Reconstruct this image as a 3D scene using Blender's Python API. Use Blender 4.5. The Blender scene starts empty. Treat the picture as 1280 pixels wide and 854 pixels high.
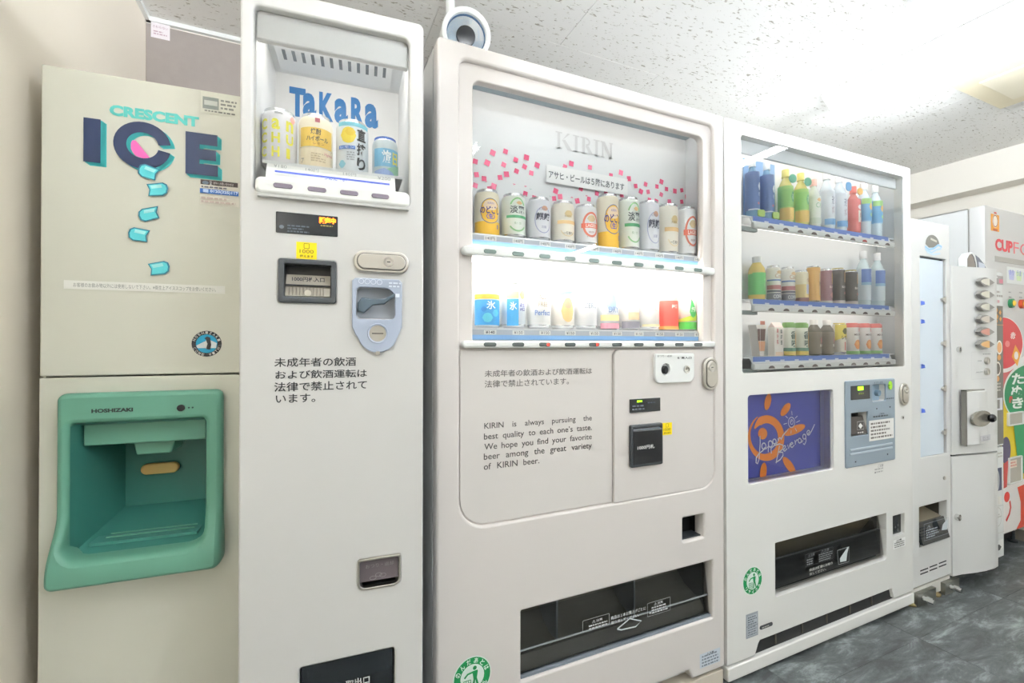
import bpy, math, random
from mathutils import Vector, Matrix
random.seed(7)
S = bpy.context.scene
COL = S.collection
rad = math.radians
# ------------------------------------------------------------------ camera
EYE = 1.10
YAW, PITCH, ROLL, FPX = rad(23.96), rad(.33), rad(.02), 565.08
cam_d = bpy.data.cameras.new('camera'); cam = bpy.data.objects.new('camera', cam_d); COL.objects.link(cam)
CF = Vector((math.sin(YAW)*math.cos(PITCH), math.cos(YAW)*math.cos(PITCH), math.sin(PITCH)))
_r = Vector((math.cos(YAW), -math.sin(YAW), 0)); _u = _r.cross(CF)
CR = _r*math.cos(ROLL)+_u*math.sin(ROLL); CU = -_r*math.sin(ROLL)+_u*math.cos(ROLL)
cam.matrix_world = Matrix((( CR.x, CU.x, -CF.x, 0), (CR.y, CU.y, -CF.y, 0), (CR.z, CU.z, -CF.z, EYE), (0, 0, 0, 1)))
cam_d.sensor_width = 36; cam_d.lens = FPX*36/1280; cam_d.clip_start = .02
S.camera = cam
# ------------------------------------------------------------------ world and exposure
W = bpy.data.worlds.new('world'); S.world = W; W.use_nodes = True
W.node_tree.nodes['Background'].inputs[0].default_value = (.9, .95, 1, 1)
W.node_tree.nodes['Background'].inputs[1].default_value = .3
S.view_settings.view_transform = 'Standard'; S.view_settings.look = 'None'
S.view_settings.gamma = 1; S.view_settings.exposure = 0.12
TUBE_POWER = 170.0        # strength of the ceiling tubes
CASE_POWER = 16.0         # strength of the small tubes inside the machines

# ------------------------------------------------------------------ materials
MATS = {}; SOFT = 0
def soft(h):  # lifts colours towards white to imitate overexposed drinks
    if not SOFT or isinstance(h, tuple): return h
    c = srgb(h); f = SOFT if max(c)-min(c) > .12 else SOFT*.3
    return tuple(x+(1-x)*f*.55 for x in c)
def srgb(h):
    if isinstance(h, tuple): return h
    h = h.lstrip('#'); c = [int(h[i:i+2], 16)/255 for i in (0, 2, 4)]
    return tuple(x/12.92 if x <= .04045 else ((x+.055)/1.055)**2.4 for x in c)
def mat(name, col, rough=.4, metal=0, spec=.5, emit=0, bump=0, bscale=400, var=0, vscale=6, trans=0, coat=0):
    if name in MATS: return MATS[name]
    m = bpy.data.materials.new(name); m.use_nodes = True; MATS[name] = m
    nt = m.node_tree; p = nt.nodes['Principled BSDF']; c = (*srgb(col), 1)
    p.inputs['Base Color'].default_value = c; p.inputs['Roughness'].default_value = rough
    p.inputs['Metallic'].default_value = metal; p.inputs['Specular IOR Level'].default_value = spec
    p.inputs['Transmission Weight'].default_value = trans; p.inputs['Coat Weight'].default_value = coat
    if emit: p.inputs['Emission Color'].default_value = c; p.inputs['Emission Strength'].default_value = emit
    if bump or var:
        tc = nt.nodes.new('ShaderNodeTexCoord'); n = nt.nodes.new('ShaderNodeTexNoise')
        n.inputs['Scale'].default_value = bscale if bump else vscale
        nt.links.new(tc.outputs['Object'], n.inputs['Vector'])
        if bump:
            b = nt.nodes.new('ShaderNodeBump'); b.inputs['Strength'].default_value = bump; b.inputs['Distance'].default_value = .001
            nt.links.new(n.outputs['Fac'], b.inputs['Height']); nt.links.new(b.outputs[0], p.inputs['Normal'])
        if var:
            n2 = nt.nodes.new('ShaderNodeTexNoise'); n2.inputs['Scale'].default_value = vscale; n2.inputs['Detail'].default_value = 6
            nt.links.new(tc.outputs['Object'], n2.inputs['Vector'])
            mx = nt.nodes.new('ShaderNodeMix'); mx.data_type = 'RGBA'
            mx.inputs[6].default_value = tuple(x*(1-var) for x in c[:3])+(1,); mx.inputs[7].default_value = tuple(min(1, x*(1+var)) for x in c[:3])+(1,)
            nt.links.new(n2.outputs['Fac'], mx.inputs[0]); nt.links.new(mx.outputs[2], p.inputs['Base Color'])
    return m
def glassmat(name, tint=(1, 1, 1), refl=1.45, rough=0.0, extra=0.0):
    if name in MATS: return MATS[name]
    m = bpy.data.materials.new(name); m.use_nodes = True; MATS[name] = m
    nt = m.node_tree; nt.nodes.clear(); o = nt.nodes.new('ShaderNodeOutputMaterial')
    t = nt.nodes.new('ShaderNodeBsdfTransparent'); t.inputs[0].default_value = (*tint, 1)
    g = nt.nodes.new('ShaderNodeBsdfGlossy'); g.inputs['Roughness'].default_value = rough
    f = nt.nodes.new('ShaderNodeFresnel'); f.inputs[0].default_value = refl
    a = nt.nodes.new('ShaderNodeMath'); a.operation = 'ADD'; a.inputs[1].default_value = extra
    mx = nt.nodes.new('ShaderNodeMixShader')
    nt.links.new(f.outputs[0], a.inputs[0]); nt.links.new(a.outputs[0], mx.inputs[0])
    nt.links.new(t.outputs[0], mx.inputs[1]); nt.links.new(g.outputs[0], mx.inputs[2]); nt.links.new(mx.outputs[0], o.inputs[0])
    return m
def emis(name, col, s):
    if name in MATS: return MATS[name]
    m = bpy.data.materials.new(name); m.use_nodes = True; MATS[name] = m
    nt = m.node_tree; nt.nodes.clear(); o = nt.nodes.new('ShaderNodeOutputMaterial')
    e = nt.nodes.new('ShaderNodeEmission'); e.inputs[0].default_value = (*srgb(col), 1); e.inputs[1].default_value = s
    nt.links.new(e.outputs[0], o.inputs[0]); return m
def C(h, rough=.5):      # plain print / plastic colour
    return mat('colour_'+h.lstrip('#')+('' if rough == .5 else '_%d' % int(rough*100))+('_washed' if SOFT else ''), soft(h), rough)
mat('wall_paint', '#f0ebe0', .85, bump=.25, bscale=350)
mat('left_wall_paint', '#fbf1e0', .85, bump=.25, bscale=350)
mat('panel_grey', '#a39a94', .7, bump=.2, var=.06, vscale=40)
mat('white_steel', '#d2d1ce', .28, bump=.03, bscale=900)
mat('warm_steel', '#dad4cf', .3, bump=.03, bscale=900)
mat('warm_inset', '#d9d4cf', .22, bump=.02, bscale=900)
mat('jb_steel', '#e7e6e1', .27, bump=.03, bscale=900)
mat('ice_steel', '#dad9cb', .34, bump=.04, bscale=700)
mat('m4_steel', '#dededb', .33, bump=.03, bscale=900)
mat('side_steel', '#d4d5d3', .3, bump=.03, bscale=900)
mat('case_white', '#e6e9ea', .5)
mat('bar_white', '#f2f4f1', .25)
mat('ice_green', '#5f9580', .45, bump=.05, bscale=500)
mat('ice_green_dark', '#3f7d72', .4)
mat('dark_gap', '#0c0d0e', .6)
mat('black_plastic', '#17181a', .3)
mat('charcoal_plastic', '#33373a', .35)
mat('smoke', '#1d2124', .12)
mat('chrome', '#d8d8d6', .14, 1)
mat('satin_metal', '#c9c5bd', .32, 1)
mat('brass_dull', '#8a7a55', .5, .6)
mat('alu', '#d5d8da', .25, .9)
mat('coin_grey', '#a8b2c4', .4)
mat('coin_panel_grey', '#8b99a3', .45)
mat('amber_led', '#ff7a10', .5, emit=3.5); mat('amber_glow', '#ffb030', .5, emit=5)
mat('green_led', '#a8ff20', .5, emit=2.2); mat('red_led', '#ff3020', .5, emit=3)
mat('cap_white', '#f2f3f3', .35)
glassmat('window_glass', (.985, .995, .99), 1.45)
glassmat('smoked_glass', (.66, .67, .66), 1.5, .02)
glassmat('clear_plastic', (.8, .93, .98), 1.3, .05)
glassmat('hatch_glass', (.80, .90, .97), 1.35, .03, .03)

# ------------------------------------------------------------------ frames: a real plane in the room
class Fr:
    def __init__(s, x0, y0, a=0, roll=0):
        s.a, s.roll = rad(a), rad(roll)
        s.M = Matrix.Rotation(-s.a, 3, 'Z') @ Matrix.Rotation(-s.roll, 3, 'Y')
        s.o = Vector((x0, y0, 0)); s.row, s.dep, s.up = s.M.col[0].copy(), s.M.col[1].copy(), s.M.col[2].copy()
    def hit(s, px, py, w=0):
        d = CF*FPX + CR*(px-640) - CU*(py-427); e = Vector((0, 0, EYE))
        q = s.o + s.dep*w; t = (q-e).dot(s.dep)/d.dot(s.dep); p = e+d*t-s.o
        return (p.dot(s.row), p.dot(s.up))
    def world(s, u, w, z): return s.o + s.row*u + s.dep*w + s.up*z
    def rect(s, xl, xr, yt, yb, w=0):       # left edge heights measured at xl
        u0, z1 = s.hit(xl, yt, w); _, z0 = s.hit(xl, yb, w); u1 = s.hit(xr, (yt+yb)/2, w)[0]
        return (u0, u1, z0, z1)
    def pts(s, L, w=0): return [s.hit(x, y, w) for x, y in L]

# ------------------------------------------------------------------ mesh builder
class B:
    def __init__(s): s.v, s.f, s.m, s.mats = [], [], [], []
    def mi(s, m):
        m = MATS[m] if isinstance(m, str) else m
        if m not in s.mats: s.mats.append(m)
        return s.mats.index(m)
    def add(s, vs, fs, m):
        k = len(s.v); s.v += [tuple(v) for v in vs]; i = s.mi(m)
        for f in fs: s.f.append([k+j for j in f]); s.m.append(i)
        return s
    def box(s, u0, u1, w0, w1, z0, z1, m):
        v = [(x, y, z) for x in (u0, u1) for y in (w0, w1) for z in (z0, z1)]
        return s.add(v, [(0, 1, 3, 2), (4, 6, 7, 5), (0, 4, 5, 1), (2, 3, 7, 6), (0, 2, 6, 4), (1, 5, 7, 3)], m)
    def prism(s, pts, w0, w1, m):           # polygon in (u,z) from w0 (front) to w1
        n = len(pts); v = [(x, w0, z) for x, z in pts]+[(x, w1, z) for x, z in pts]
        return s.add(v, [list(range(n)), list(range(2*n-1, n-1, -1))]+[(i, i+n, (i+1) % n+n, (i+1) % n) for i in range(n)], m)
    def prism_y(s, pts, x0, x1, m):          # polygon in (w,z) extruded along u
        n = len(pts); v = [(x0, y, z) for y, z in pts]+[(x1, y, z) for y, z in pts]
        return s.add(v, [list(range(n)), list(range(2*n-1, n-1, -1))]+[(i, i+n, (i+1) % n+n, (i+1) % n) for i in range(n)], m)
    def case(s, u0, u1, w0, w1, z0, z1, m, t=.004):   # open-fronted box lining
        s.box(u0-t, u1+t, w1, w1+t, z0-t, z1+t, m); s.box(u0-t, u0, w0, w1, z0-t, z1+t, m); s.box(u1, u1+t, w0, w1, z0-t, z1+t, m)
        s.box(u0, u1, w0, w1, z1, z1+t, m); s.box(u0, u1, w0, w1, z0-t, z0, m); return s
    def lathe(s, prof, m, n=24, c=(0, 0, 0), ax='z', mats=None):
        k = len(s.v); vs = []
        for r, h in prof:
            for i in range(n):
                a = 2*math.pi*i/n; x, y = r*math.cos(a), r*math.sin(a)
                vs.append({'z': (c[0]+x, c[1]+y, c[2]+h), 'y': (c[0]+x, c[1]+h, c[2]+y), 'x': (c[0]+h, c[1]+x, c[2]+y)}[ax])
        s.v += vs
        for j in range(len(prof)-1):
            mm = s.mi(mats[j] if mats else m)
            for i in range(n):
                s.f.append([k+j*n+i, k+j*n+(i+1) % n, k+(j+1)*n+(i+1) % n, k+(j+1)*n+i]); s.m.append(mm)
        for j, e in ((0, 0), (len(prof)-1, 1)):
            if prof[j][0] > 1e-6:
                f = [k+j*n+i for i in range(n)]; s.f.append(f if e else f[::-1]); s.m.append(s.mi(mats[min(j, len(prof)-2)] if mats else m))
        return s
    def disc(s, u, z, r, w0, w1, m, n=24): return s.lathe([(r, w0), (r, w1)], m, n, (u, 0, z), 'y')
    def ring(s, u, z, r0, r1, w0, w1, m, n=24): return s.lathe([(r0, w1), (r0, w0), (r1, w0), (r1, w1), (r0, w1)], m, n, (u, 0, z), 'y')
    def tube(s, P, r, m, n=8):
        P = [Vector(p) for p in P]; vs = []; k = len(P)
        for i, p in enumerate(P):
            d = (P[min(i+1, k-1)]-P[max(i-1, 0)]).normalized(); a = d.orthogonal().normalized(); b = d.cross(a)
            if i and abs(a.dot(pa)) < .7: a = pa-d*pa.dot(d); a.normalize(); b = d.cross(a)
            pa = a; vs += [p+(a*math.cos(t)+b*math.sin(t))*r for t in [2*math.pi*j/n for j in range(n)]]
        fs = [(i*n+j, i*n+(j+1) % n, (i+1)*n+(j+1) % n, (i+1)*n+j) for i in range(k-1) for j in range(n)]
        return s.add(vs, fs+[list(range(n))[::-1], [(k-1)*n+j for j in range(n)]], m)
    def plate(s, outer, holes, w0, w1, m, bev=.0, warp=None):
        c = bpy.data.curves.new('c', 'CURVE'); c.dimensions = '2D'; c.fill_mode = 'BOTH'
        for L in [outer]+list(holes):
            sp = c.splines.new('POLY'); sp.points.add(len(L)-1); sp.use_cyclic_u = True
            for q, (x, z) in zip(sp.points, L): q.co = (x, z, 0, 1)
        t = (w1-w0)/2; c.extrude = t-bev
        if bev: c.bevel_depth = bev; c.bevel_resolution = 2; c.offset = -bev
        o = bpy.data.objects.new('c', c); COL.objects.link(o); dg = bpy.context.evaluated_depsgraph_get(); dg.update()
        me = bpy.data.meshes.new_from_object(o.evaluated_get(dg)); wc = (w0+w1)/2
        vs = [(v.co.x, wc-v.co.z, v.co.y) for v in me.vertices]
        if warp: vs = [warp(v) for v in vs]
        s.add(vs, [list(p.vertices) for p in me.polygons], m)
        bpy.data.meshes.remove(me); bpy.data.objects.remove(o); bpy.data.curves.remove(c); return s
    def build(s, name, parent=None, bevel=0, smooth=35, label=None):
        me = bpy.data.meshes.new(name); me.from_pydata(s.v, [], s.f); me.polygons.foreach_set('material_index', s.m)
        for m in s.mats: me.materials.append(m)
        if smooth: me.shade_smooth(); me.set_sharp_from_angle(angle=rad(smooth))
        o = bpy.data.objects.new(name, me); COL.objects.link(o); o.parent = parent
        if bevel:
            b = o.modifiers.new('bevel', 'BEVEL'); b.width = bevel; b.segments = 2; b.limit_method = 'ANGLE'; b.angle_limit = rad(50); b.harden_normals = False
        if label: o['label'] = label
        return o
def rr(u0, u1, z0, z1, r, n=6):              # rounded rectangle outline; r = one radius or (bl, br, tr, tl)
    R = (r,)*4 if not isinstance(r, tuple) else r; P = []
    for (x, z, sx, sz, q, a0) in ((u0, z0, 1, 1, R[0], 180), (u1, z0, -1, 1, R[1], 270), (u1, z1, -1, -1, R[2], 0), (u0, z1, 1, -1, R[3], 90)):
        if q <= 0: P.append((x, z)); continue
        for i in range(n+1):
            a = rad(a0+90*i/n); P.append((x+sx*q+q*math.cos(a), z+sz*q+q*math.sin(a)))
    return P
def ell(cu, cz, ru, rz, n=28, a0=0, a1=360):
    return [(cu+ru*math.cos(rad(a0+(a1-a0)*i/n)), cz+rz*math.sin(rad(a0+(a1-a0)*i/n))) for i in range(n if a1-a0 == 360 else n+1)]
_tc = bpy.data.curves.new('glyphs', 'FONT'); _to = bpy.data.objects.new('glyphs', _tc); COL.objects.link(_to); GL = {}
def glyphs(t, bold=0, space=1, lh=1):
    k = (t, bold, space, lh)
    if k not in GL:
        _tc.body = t; _tc.offset = bold; _tc.space_character = space; _tc.space_line = lh; _tc.resolution_u = 3
        dg = bpy.context.evaluated_depsgraph_get(); dg.update()
        me = bpy.data.meshes.new_from_object(_to.evaluated_get(dg))
        v = [(q.co.x, q.co.y) for q in me.vertices]; f = [list(p.vertices) for p in me.polygons]; bpy.data.meshes.remove(me)
        xs = [a for a, b in v]; ys = [b for a, b in v]
        GL[k] = (v, f, (min(xs), max(xs), min(ys), max(ys)))
    return GL[k]
class Art:                                    # flat print: layers of shapes laid on a plane or wrapped on a cylinder
    def __init__(s, r=None): s.b = B(); s.r = r; s.n = 0; s.base = .0005
    def put(s, P, F, m):
        s.n += 1; d = s.base+.00025*s.n
        if s.r: V = [(math.sin(x/s.r)*(s.r+d), -math.cos(x/s.r)*(s.r+d), z) for x, z in P]
        else: V = [(x, -d, z) for x, z in P]
        s.b.add(V, F, m if not (isinstance(m, str) and m.startswith('#')) else C(m)); return s
    def poly(s, P, m):
        if s.r:
            x0, x1 = min(p[0] for p in P), max(p[0] for p in P); n = max(1, int((x1-x0)/.006)+1); V, F = [], []
            for i in range(n+1):
                x = x0+(x1-x0)*min(max(i/n, 1e-4), 1-1e-4); zs = []
                for (ax, az), (bx, bz) in zip(P, P[1:]+P[:1]):
                    if (ax-x)*(bx-x) <= 0 and abs(ax-bx) > 1e-9: zs.append(az+(bz-az)*(x-ax)/(bx-ax))
                V += [(x, min(zs)), (x, max(zs))]
            F = [(2*i, 2*i+2, 2*i+3, 2*i+1) for i in range(n)]
            return s.put(V, F, m)
        return s.put(P, [list(range(len(P)))], m)
    def rect(s, u0, u1, z0, z1, m): return s.poly([(u0, z0), (u1, z0), (u1, z1), (u0, z1)], m)
    def rrect(s, u0, u1, z0, z1, r, m): return s.poly(rr(u0, u1, z0, z1, r, 4), m)
    def ell(s, cu, cz, ru, rz, m): return s.poly(ell(cu, cz, ru, rz), m)
    def band(s, O, I, m):                     # closed band between two outlines of equal count
        n = len(O); return s.put(O+I, [(i, (i+1) % n, (i+1) % n+n, i+n) for i in range(n)], m)
    def arc(s, cu, cz, ru, rz, t, m, a0=0, a1=360, n=28):
        O = [(cu+ru*math.cos(rad(a0+(a1-a0)*i/n)), cz+rz*math.sin(rad(a0+(a1-a0)*i/n))) for i in range(n+1)]
        k = (1-t/ru, 1-t/rz); I = [(cu+(x-cu)*k[0], cz+(z-cz)*k[1]) for x, z in O]
        return s.put(O+I, [(i, i+1, i+n+2, i+n+1) for i in range(n)], m)
    def frame(s, u0, u1, z0, z1, t, m, r=.001):
        return s.band(rr(u0, u1, z0, z1, r, 3), rr(u0+t, u1-t, z0+t, z1-t, max(r-t, .0002), 3), m)
    def line(s, P, t, m):
        V, F = [], []
        for i, (x, z) in enumerate(P):
            a = Vector(P[max(i-1, 0)]); b = Vector(P[min(i+1, len(P)-1)]); d = (b-a).normalized(); q = (-d.y*t/2, d.x*t/2)
            V += [(x+q[0], z+q[1]), (x-q[0], z-q[1])]
        return s.put(V, [(2*i, 2*i+1, 2*i+3, 2*i+2) for i in range(len(P)-1)], m)
    def text(s, t, u0, u1, z0, z1, m, bold=0, shear=0, space=1, rot=0):
        v, f, (a, b, c, d) = glyphs(t, bold, space)
        P = [(u0+(x-a)/(b-a)*(u1-u0), z0+(y-c)/(d-c)*(z1-z0)) for x, y in v]
        if shear: P = [(x+(z-z0)*shear, z) for x, z in P]
        if rot:
            cx, cz = (u0+u1)/2, (z0+z1)/2; k, q = math.cos(rad(rot)), math.sin(rad(rot))
            P = [(cx+(x-cx)*k-(z-cz)*q, cz+(x-cx)*q+(z-cz)*k) for x, z in P]
        return s.put(P, f, m)
    def arctext(s, t, cu, cz, r, h, m, a0, a1, inward=False, bold=.02):
        k = len(t)
        for i, ch in enumerate(t):
            if ch == ' ': continue
            a = a0+(a1-a0)*(i/(k-1) if k > 1 else .5); x, z = cu+r*math.cos(rad(a)), cz+r*math.sin(rad(a))
            hw = h*.42; n = s.n; s.text(ch, x-hw, x+hw, z-h/2, z+h/2, m, bold, rot=(a+90 if inward else a-90)); s.n = n
        s.n += 1; return s
    def lines(s, u0, u1, z0, z1, n, m, gap=.3):   # writing too small to read: broken thin rules
        V, F = [], []; h = (z1-z0)/n
        for i in range(n):
            z = z1-h*(i+.75); x = u0; e = u1-(u1-u0)*random.choice((0, .05, .3, .12))
            while x < e:
                L = min(random.uniform(h*.5, h*1.6), e-x); k = len(V); V += [(x, z), (x+L, z), (x+L, z+h*.5), (x, z+h*.5)]; F.append((k, k+1, k+2, k+3)); x += L+h*gap
        return s.put(V, F, m) if V else s
    def build(s, name, parent, w=0, label=None):
        o = s.b.build(name, parent, smooth=0, label=label); o.location.y = w; return o
def root(name, label, cat, loc, rz=0, group=None, ry=0):
    o = bpy.data.objects.new(name, None); COL.objects.link(o); o.location = loc; o.rotation_euler = (0, ry, rz); o.empty_display_size = .05
    o['label'] = label; o['category'] = cat
    if group: o['group'] = group
    return o
def froot(name, label, cat, fr): return root(name, label, cat, fr.o, -fr.a, ry=-fr.roll)
def struct(o): o['kind'] = 'structure'; return o
def fit(L, n): return [L[0]+(L[1]-L[0])*i/(n-1) for i in range(n)]

# ================================================================== ROOM
XL, XR, XR2, YB, YN, ZC = -.505, 3.52, 3.645, 1.87, -2.9, 2.19
# floor of dark slate-look tiles
def floor_material():
    m = bpy.data.materials.new('slate_vinyl'); m.use_nodes = True; nt = m.node_tree; p = nt.nodes['Principled BSDF']
    g = nt.nodes.new('ShaderNodeNewGeometry'); mp = nt.nodes.new('ShaderNodeMapping'); mp.inputs['Scale'].default_value = (1.5, 4.6, 1); mp.inputs['Rotation'].default_value = (0, 0, -.5)
    oi = nt.nodes.new('ShaderNodeObjectInfo'); ad = nt.nodes.new('ShaderNodeVectorMath'); sc = nt.nodes.new('ShaderNodeVectorMath'); sc.operation = 'SCALE'; sc.inputs[3].default_value = 9
    nt.links.new(oi.outputs['Random'], sc.inputs[0]); nt.links.new(g.outputs['Position'], ad.inputs[0]); nt.links.new(sc.outputs[0], ad.inputs[1]); nt.links.new(ad.outputs[0], mp.inputs[0])
    n = nt.nodes.new('ShaderNodeTexNoise'); n.inputs['Scale'].default_value = 3.4; n.inputs['Detail'].default_value = 12; n.inputs['Roughness'].default_value = .74; n.inputs['Distortion'].default_value = .45
    nt.links.new(mp.outputs[0], n.inputs['Vector'])
    r = nt.nodes.new('ShaderNodeValToRGB'); e = r.color_ramp.elements; e[0].position = .40; e[0].color = (*srgb('#414444'), 1); e[1].position = .68; e[1].color = (*srgb('#9aa3a1'), 1)
    k = e.new(.52); k.color = (*srgb('#5b6060'), 1)
    nt.links.new(n.outputs['Fac'], r.inputs[0]); nt.links.new(r.outputs[0], p.inputs['Base Color'])
    b = nt.nodes.new('ShaderNodeBump'); b.inputs['Strength'].default_value = .25; b.inputs['Distance'].default_value = .003; nt.links.new(n.outputs['Fac'], b.inputs['Height']); nt.links.new(b.outputs[0], p.inputs['Normal'])
    p.inputs['Roughness'].default_value = .42; MATS['slate_vinyl'] = m
floor_material()
fl = struct(B().box(XL-.1, XR2+.1, YN-.1, YB+.1, -.06, -.0015, C('#2c2e2e')).build('floor'))
TW, TD = .665, .457; row = 0; tiles = {}
y = .932
while y > YN: y -= TD; row -= 1
while y < YB:
    x = 2.08-4*TW*1.5 + (0 if row % 2 == 0 else .0)
    x = (2.08 if row >= 0 and row % 2 == 0 or row < 0 and row % 2 == 0 else 2.08+TW/2+.333)-8*TW
    while x < XR2:
        a, b, c, d = max(x, XL), min(x+TW, XR2), max(y, YN), min(y+TD, YB)
        if b-a > .02 and d-c > .02:
            key = (round(b-a, 3), round(d-c, 3))
            if key in tiles:
                o = tiles[key].copy(); COL.objects.link(o)
            else: o = tiles[key] = B().box(.0006, b-a-.0006, .0006, d-c-.0006, -.004, 0, 'slate_vinyl').build('floor_tile', bevel=.0006)
            o.parent = fl; o.location = (a, c, 0)
        x += TW
    y += TD; row += 1
# ceiling of fissured boards
def ceiling_material():
    m = bpy.data.materials.new('fissured_board'); m.use_nodes = True; nt = m.node_tree; p = nt.nodes['Principled BSDF']
    g = nt.nodes.new('ShaderNodeNewGeometry'); oi = nt.nodes.new('ShaderNodeObjectInfo')
    ad = nt.nodes.new('ShaderNodeVectorMath'); sc = nt.nodes.new('ShaderNodeVectorMath'); sc.operation = 'SCALE'; sc.inputs[3].default_value = 5
    nt.links.new(oi.outputs['Random'], sc.inputs[0]); nt.links.new(g.outputs['Position'], ad.inputs[0]); nt.links.new(sc.outputs[0], ad.inputs[1])
    def layer(scale, thr0, thr1, sx, sy, off):
        mp = nt.nodes.new('ShaderNodeMapping'); mp.inputs['Scale'].default_value = (sx, sy, 1); mp.inputs['Location'].default_value = (off, off, 0); nt.links.new(ad.outputs[0], mp.inputs[0])
        n = nt.nodes.new('ShaderNodeTexNoise'); n.inputs['Scale'].default_value = scale; n.inputs['Detail'].default_value = 3; n.inputs['Distortion'].default_value = .6; nt.links.new(mp.outputs[0], n.inputs['Vector'])
        q = nt.nodes.new('ShaderNodeMapRange'); q.inputs[1].default_value = thr0; q.inputs[2].default_value = thr1; nt.links.new(n.outputs['Fac'], q.inputs[0]); return q
    A, D = layer(95, .615, .69, .5, 1.3, 0), layer(58, .68, .74, .5, 1.2, 7)
    mx = nt.nodes.new('ShaderNodeMath'); mx.operation = 'MAXIMUM'; nt.links.new(A.outputs[0], mx.inputs[0]); nt.links.new(D.outputs[0], mx.inputs[1])
    c = nt.nodes.new('ShaderNodeMix'); c.data_type = 'RGBA'; c.inputs[6].default_value = (*srgb('#f8f6f1'), 1); c.inputs[7].default_value = (*srgb('#b9b1a3'), 1)
    nt.links.new(mx.outputs[0], c.inputs[0]); nt.links.new(c.outputs[2], p.inputs['Base Color'])
    b = nt.nodes.new('ShaderNodeBump'); b.invert = True; b.inputs['Strength'].default_value = .6; b.inputs['Distance'].default_value = .003; nt.links.new(mx.outputs[0], b.inputs['Height']); nt.links.new(b.outputs[0], p.inputs['Normal'])
    p.inputs['Roughness'].default_value = .9; MATS['fissured_board'] = m
ceiling_material()
ce = struct(B().box(XL-.1, XR2+.1, YN-.1, YB+.1, ZC+.006, ZC+.06, C('#b5b0a6')).build('ceiling'))
tiles = {}; y = 1.43-.453*10; row = 0
PX0, PX1, PY0, PY1 = 2.43, 2.885, .525, .98        # cream access panel in place of a board
while y < YB:
    x = (1.735 if row % 2 == 1 else 1.285)-.91*6
    while x < XR2:
        for (a, b) in ([(x, x+.91)] if not (abs(y-PY0) < .03 and x < PX1 and x+.91 > PX0) else [(x, PX0), (PX1, x+.91)]):
            a, b, c, d = max(a, XL), min(b, XR2), max(y, YN), min(y+.453, YB)
            if b-a > .02 and d-c > .02:
                key = (round(b-a, 3), round(d-c, 3))
                if key in tiles: o = tiles[key].copy(); COL.objects.link(o)
                else: o = tiles[key] = B().box(.0007, b-a-.0007, .0007, d-c-.0007, 0, .008, 'fissured_board').build('ceiling_tile', bevel=.0012)
                o.parent = ce; o.location = (a, c, ZC)
        x += .91
    y += .453; row += 1
struct(B().box(XL-.1, XL, YN-.1, YB, 0, ZC, 'left_wall_paint').build('wall_left'))
wb = struct(B().box(XL-.1, XR2+.1, YB, YB+.1, 0, ZC, 'wall_paint').build('wall_back'))
B().box(XL+.001, 1.2, YB-.008, YB, .9, ZC-.022, 'panel_grey').build('grey_panel', wb, label='grey textured board high on the wall')
struct(B().box(XL, XR, YB-.014, YB, ZC-.014, ZC, 'bar_white').build('trim_1'))
struct(B().box(XL, XL+.012, YN, YB, ZC-.014, ZC, 'bar_white').build('trim_2'))
struct(B().box(XL-.1, XR2+.1, YN-.1, YN, 0, ZC, 'wall_paint').build('wall_front'))
wr = struct(B().box(XR2, XR2+.1, YN-.1, YB+.1, 0, ZC, 'wall_paint').box(XR, XR2, YN, YB, 2.0, ZC, 'wall_paint').build('wall_right'))
struct(B().box(XL, XL+.008, YN, YB, 0, .06, C('#8a8378')).build('baseboard_left')); struct(B().box(XR2-.008, XR2, YN, YB, 0, .06, C('#8a8378')).build('baseboard_right'))
st = root('wall_sticker', 'small pale square sticker in the top corner of the grey wall panel', 'sticker', (XL+.038, YB-.0082, 2.155))
A = Art(); A.base = .0002; A.rect(-.024, .028, -.03, .028, '#efe7ea').text('さわらない', -.019, .023, .004, .012, '#b08a98').lines(-.017, .02, -.02, -.004, 2, '#c7aab4'); A.build('paper', st)

# ceiling light fittings: an enamelled batten with its tube, also used for added fill
def fixture(x, y0, y1, label, power=1.0):
    o = root('ceiling_light', label, 'ceiling light', (x, (y0+y1)/2, ZC), group=None); L = (y1-y0)/2
    prof = [(-.11, 0), (-.11, -.012), (-.035, -.062), (.035, -.062), (.11, -.012), (.11, 0)]
    b = B(); n = len(prof); v = [(px, -L, pz) for px, pz in prof]+[(px, L, pz) for px, pz in prof]
    b.add(v, [list(range(n)), list(range(2*n-1, n-1, -1))]+[(i, i+n, (i+1) % n+n, (i+1) % n) for i in range(n)], 'bar_white'); b.build('housing', o)
    for s in (-1, 1): B().box(-.011, .011, s*(L-.01)-.006, s*(L-.01)+.006, -.122, -.058, 'bar_white').build('lamp_holder', o, bevel=.003)
    B().lathe([(.0165, -L+.03), (.0165, L-.03)], emis('tube_light_%d' % int(power*100), '#eef5ff', TUBE_POWER*power), 16, (0, 0, -.106), 'y').build('fluorescent_tube', o)
    return o
fixture(2.145, .12, 1.25, 'long white fluorescent batten on the ceiling beside the cream square panel', .5)
fixture(2.6, -2.8, -1.6, 'added unseen fill batten on the ceiling near the far front corner', 1.0)  # added lamp out of view, brightens the right-hand fronts
fixture(.75, -1.15, .08, 'added unseen fill batten on the ceiling above the viewpoint', .14)  # weak extra batten outside the frame, put in only for fill
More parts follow.
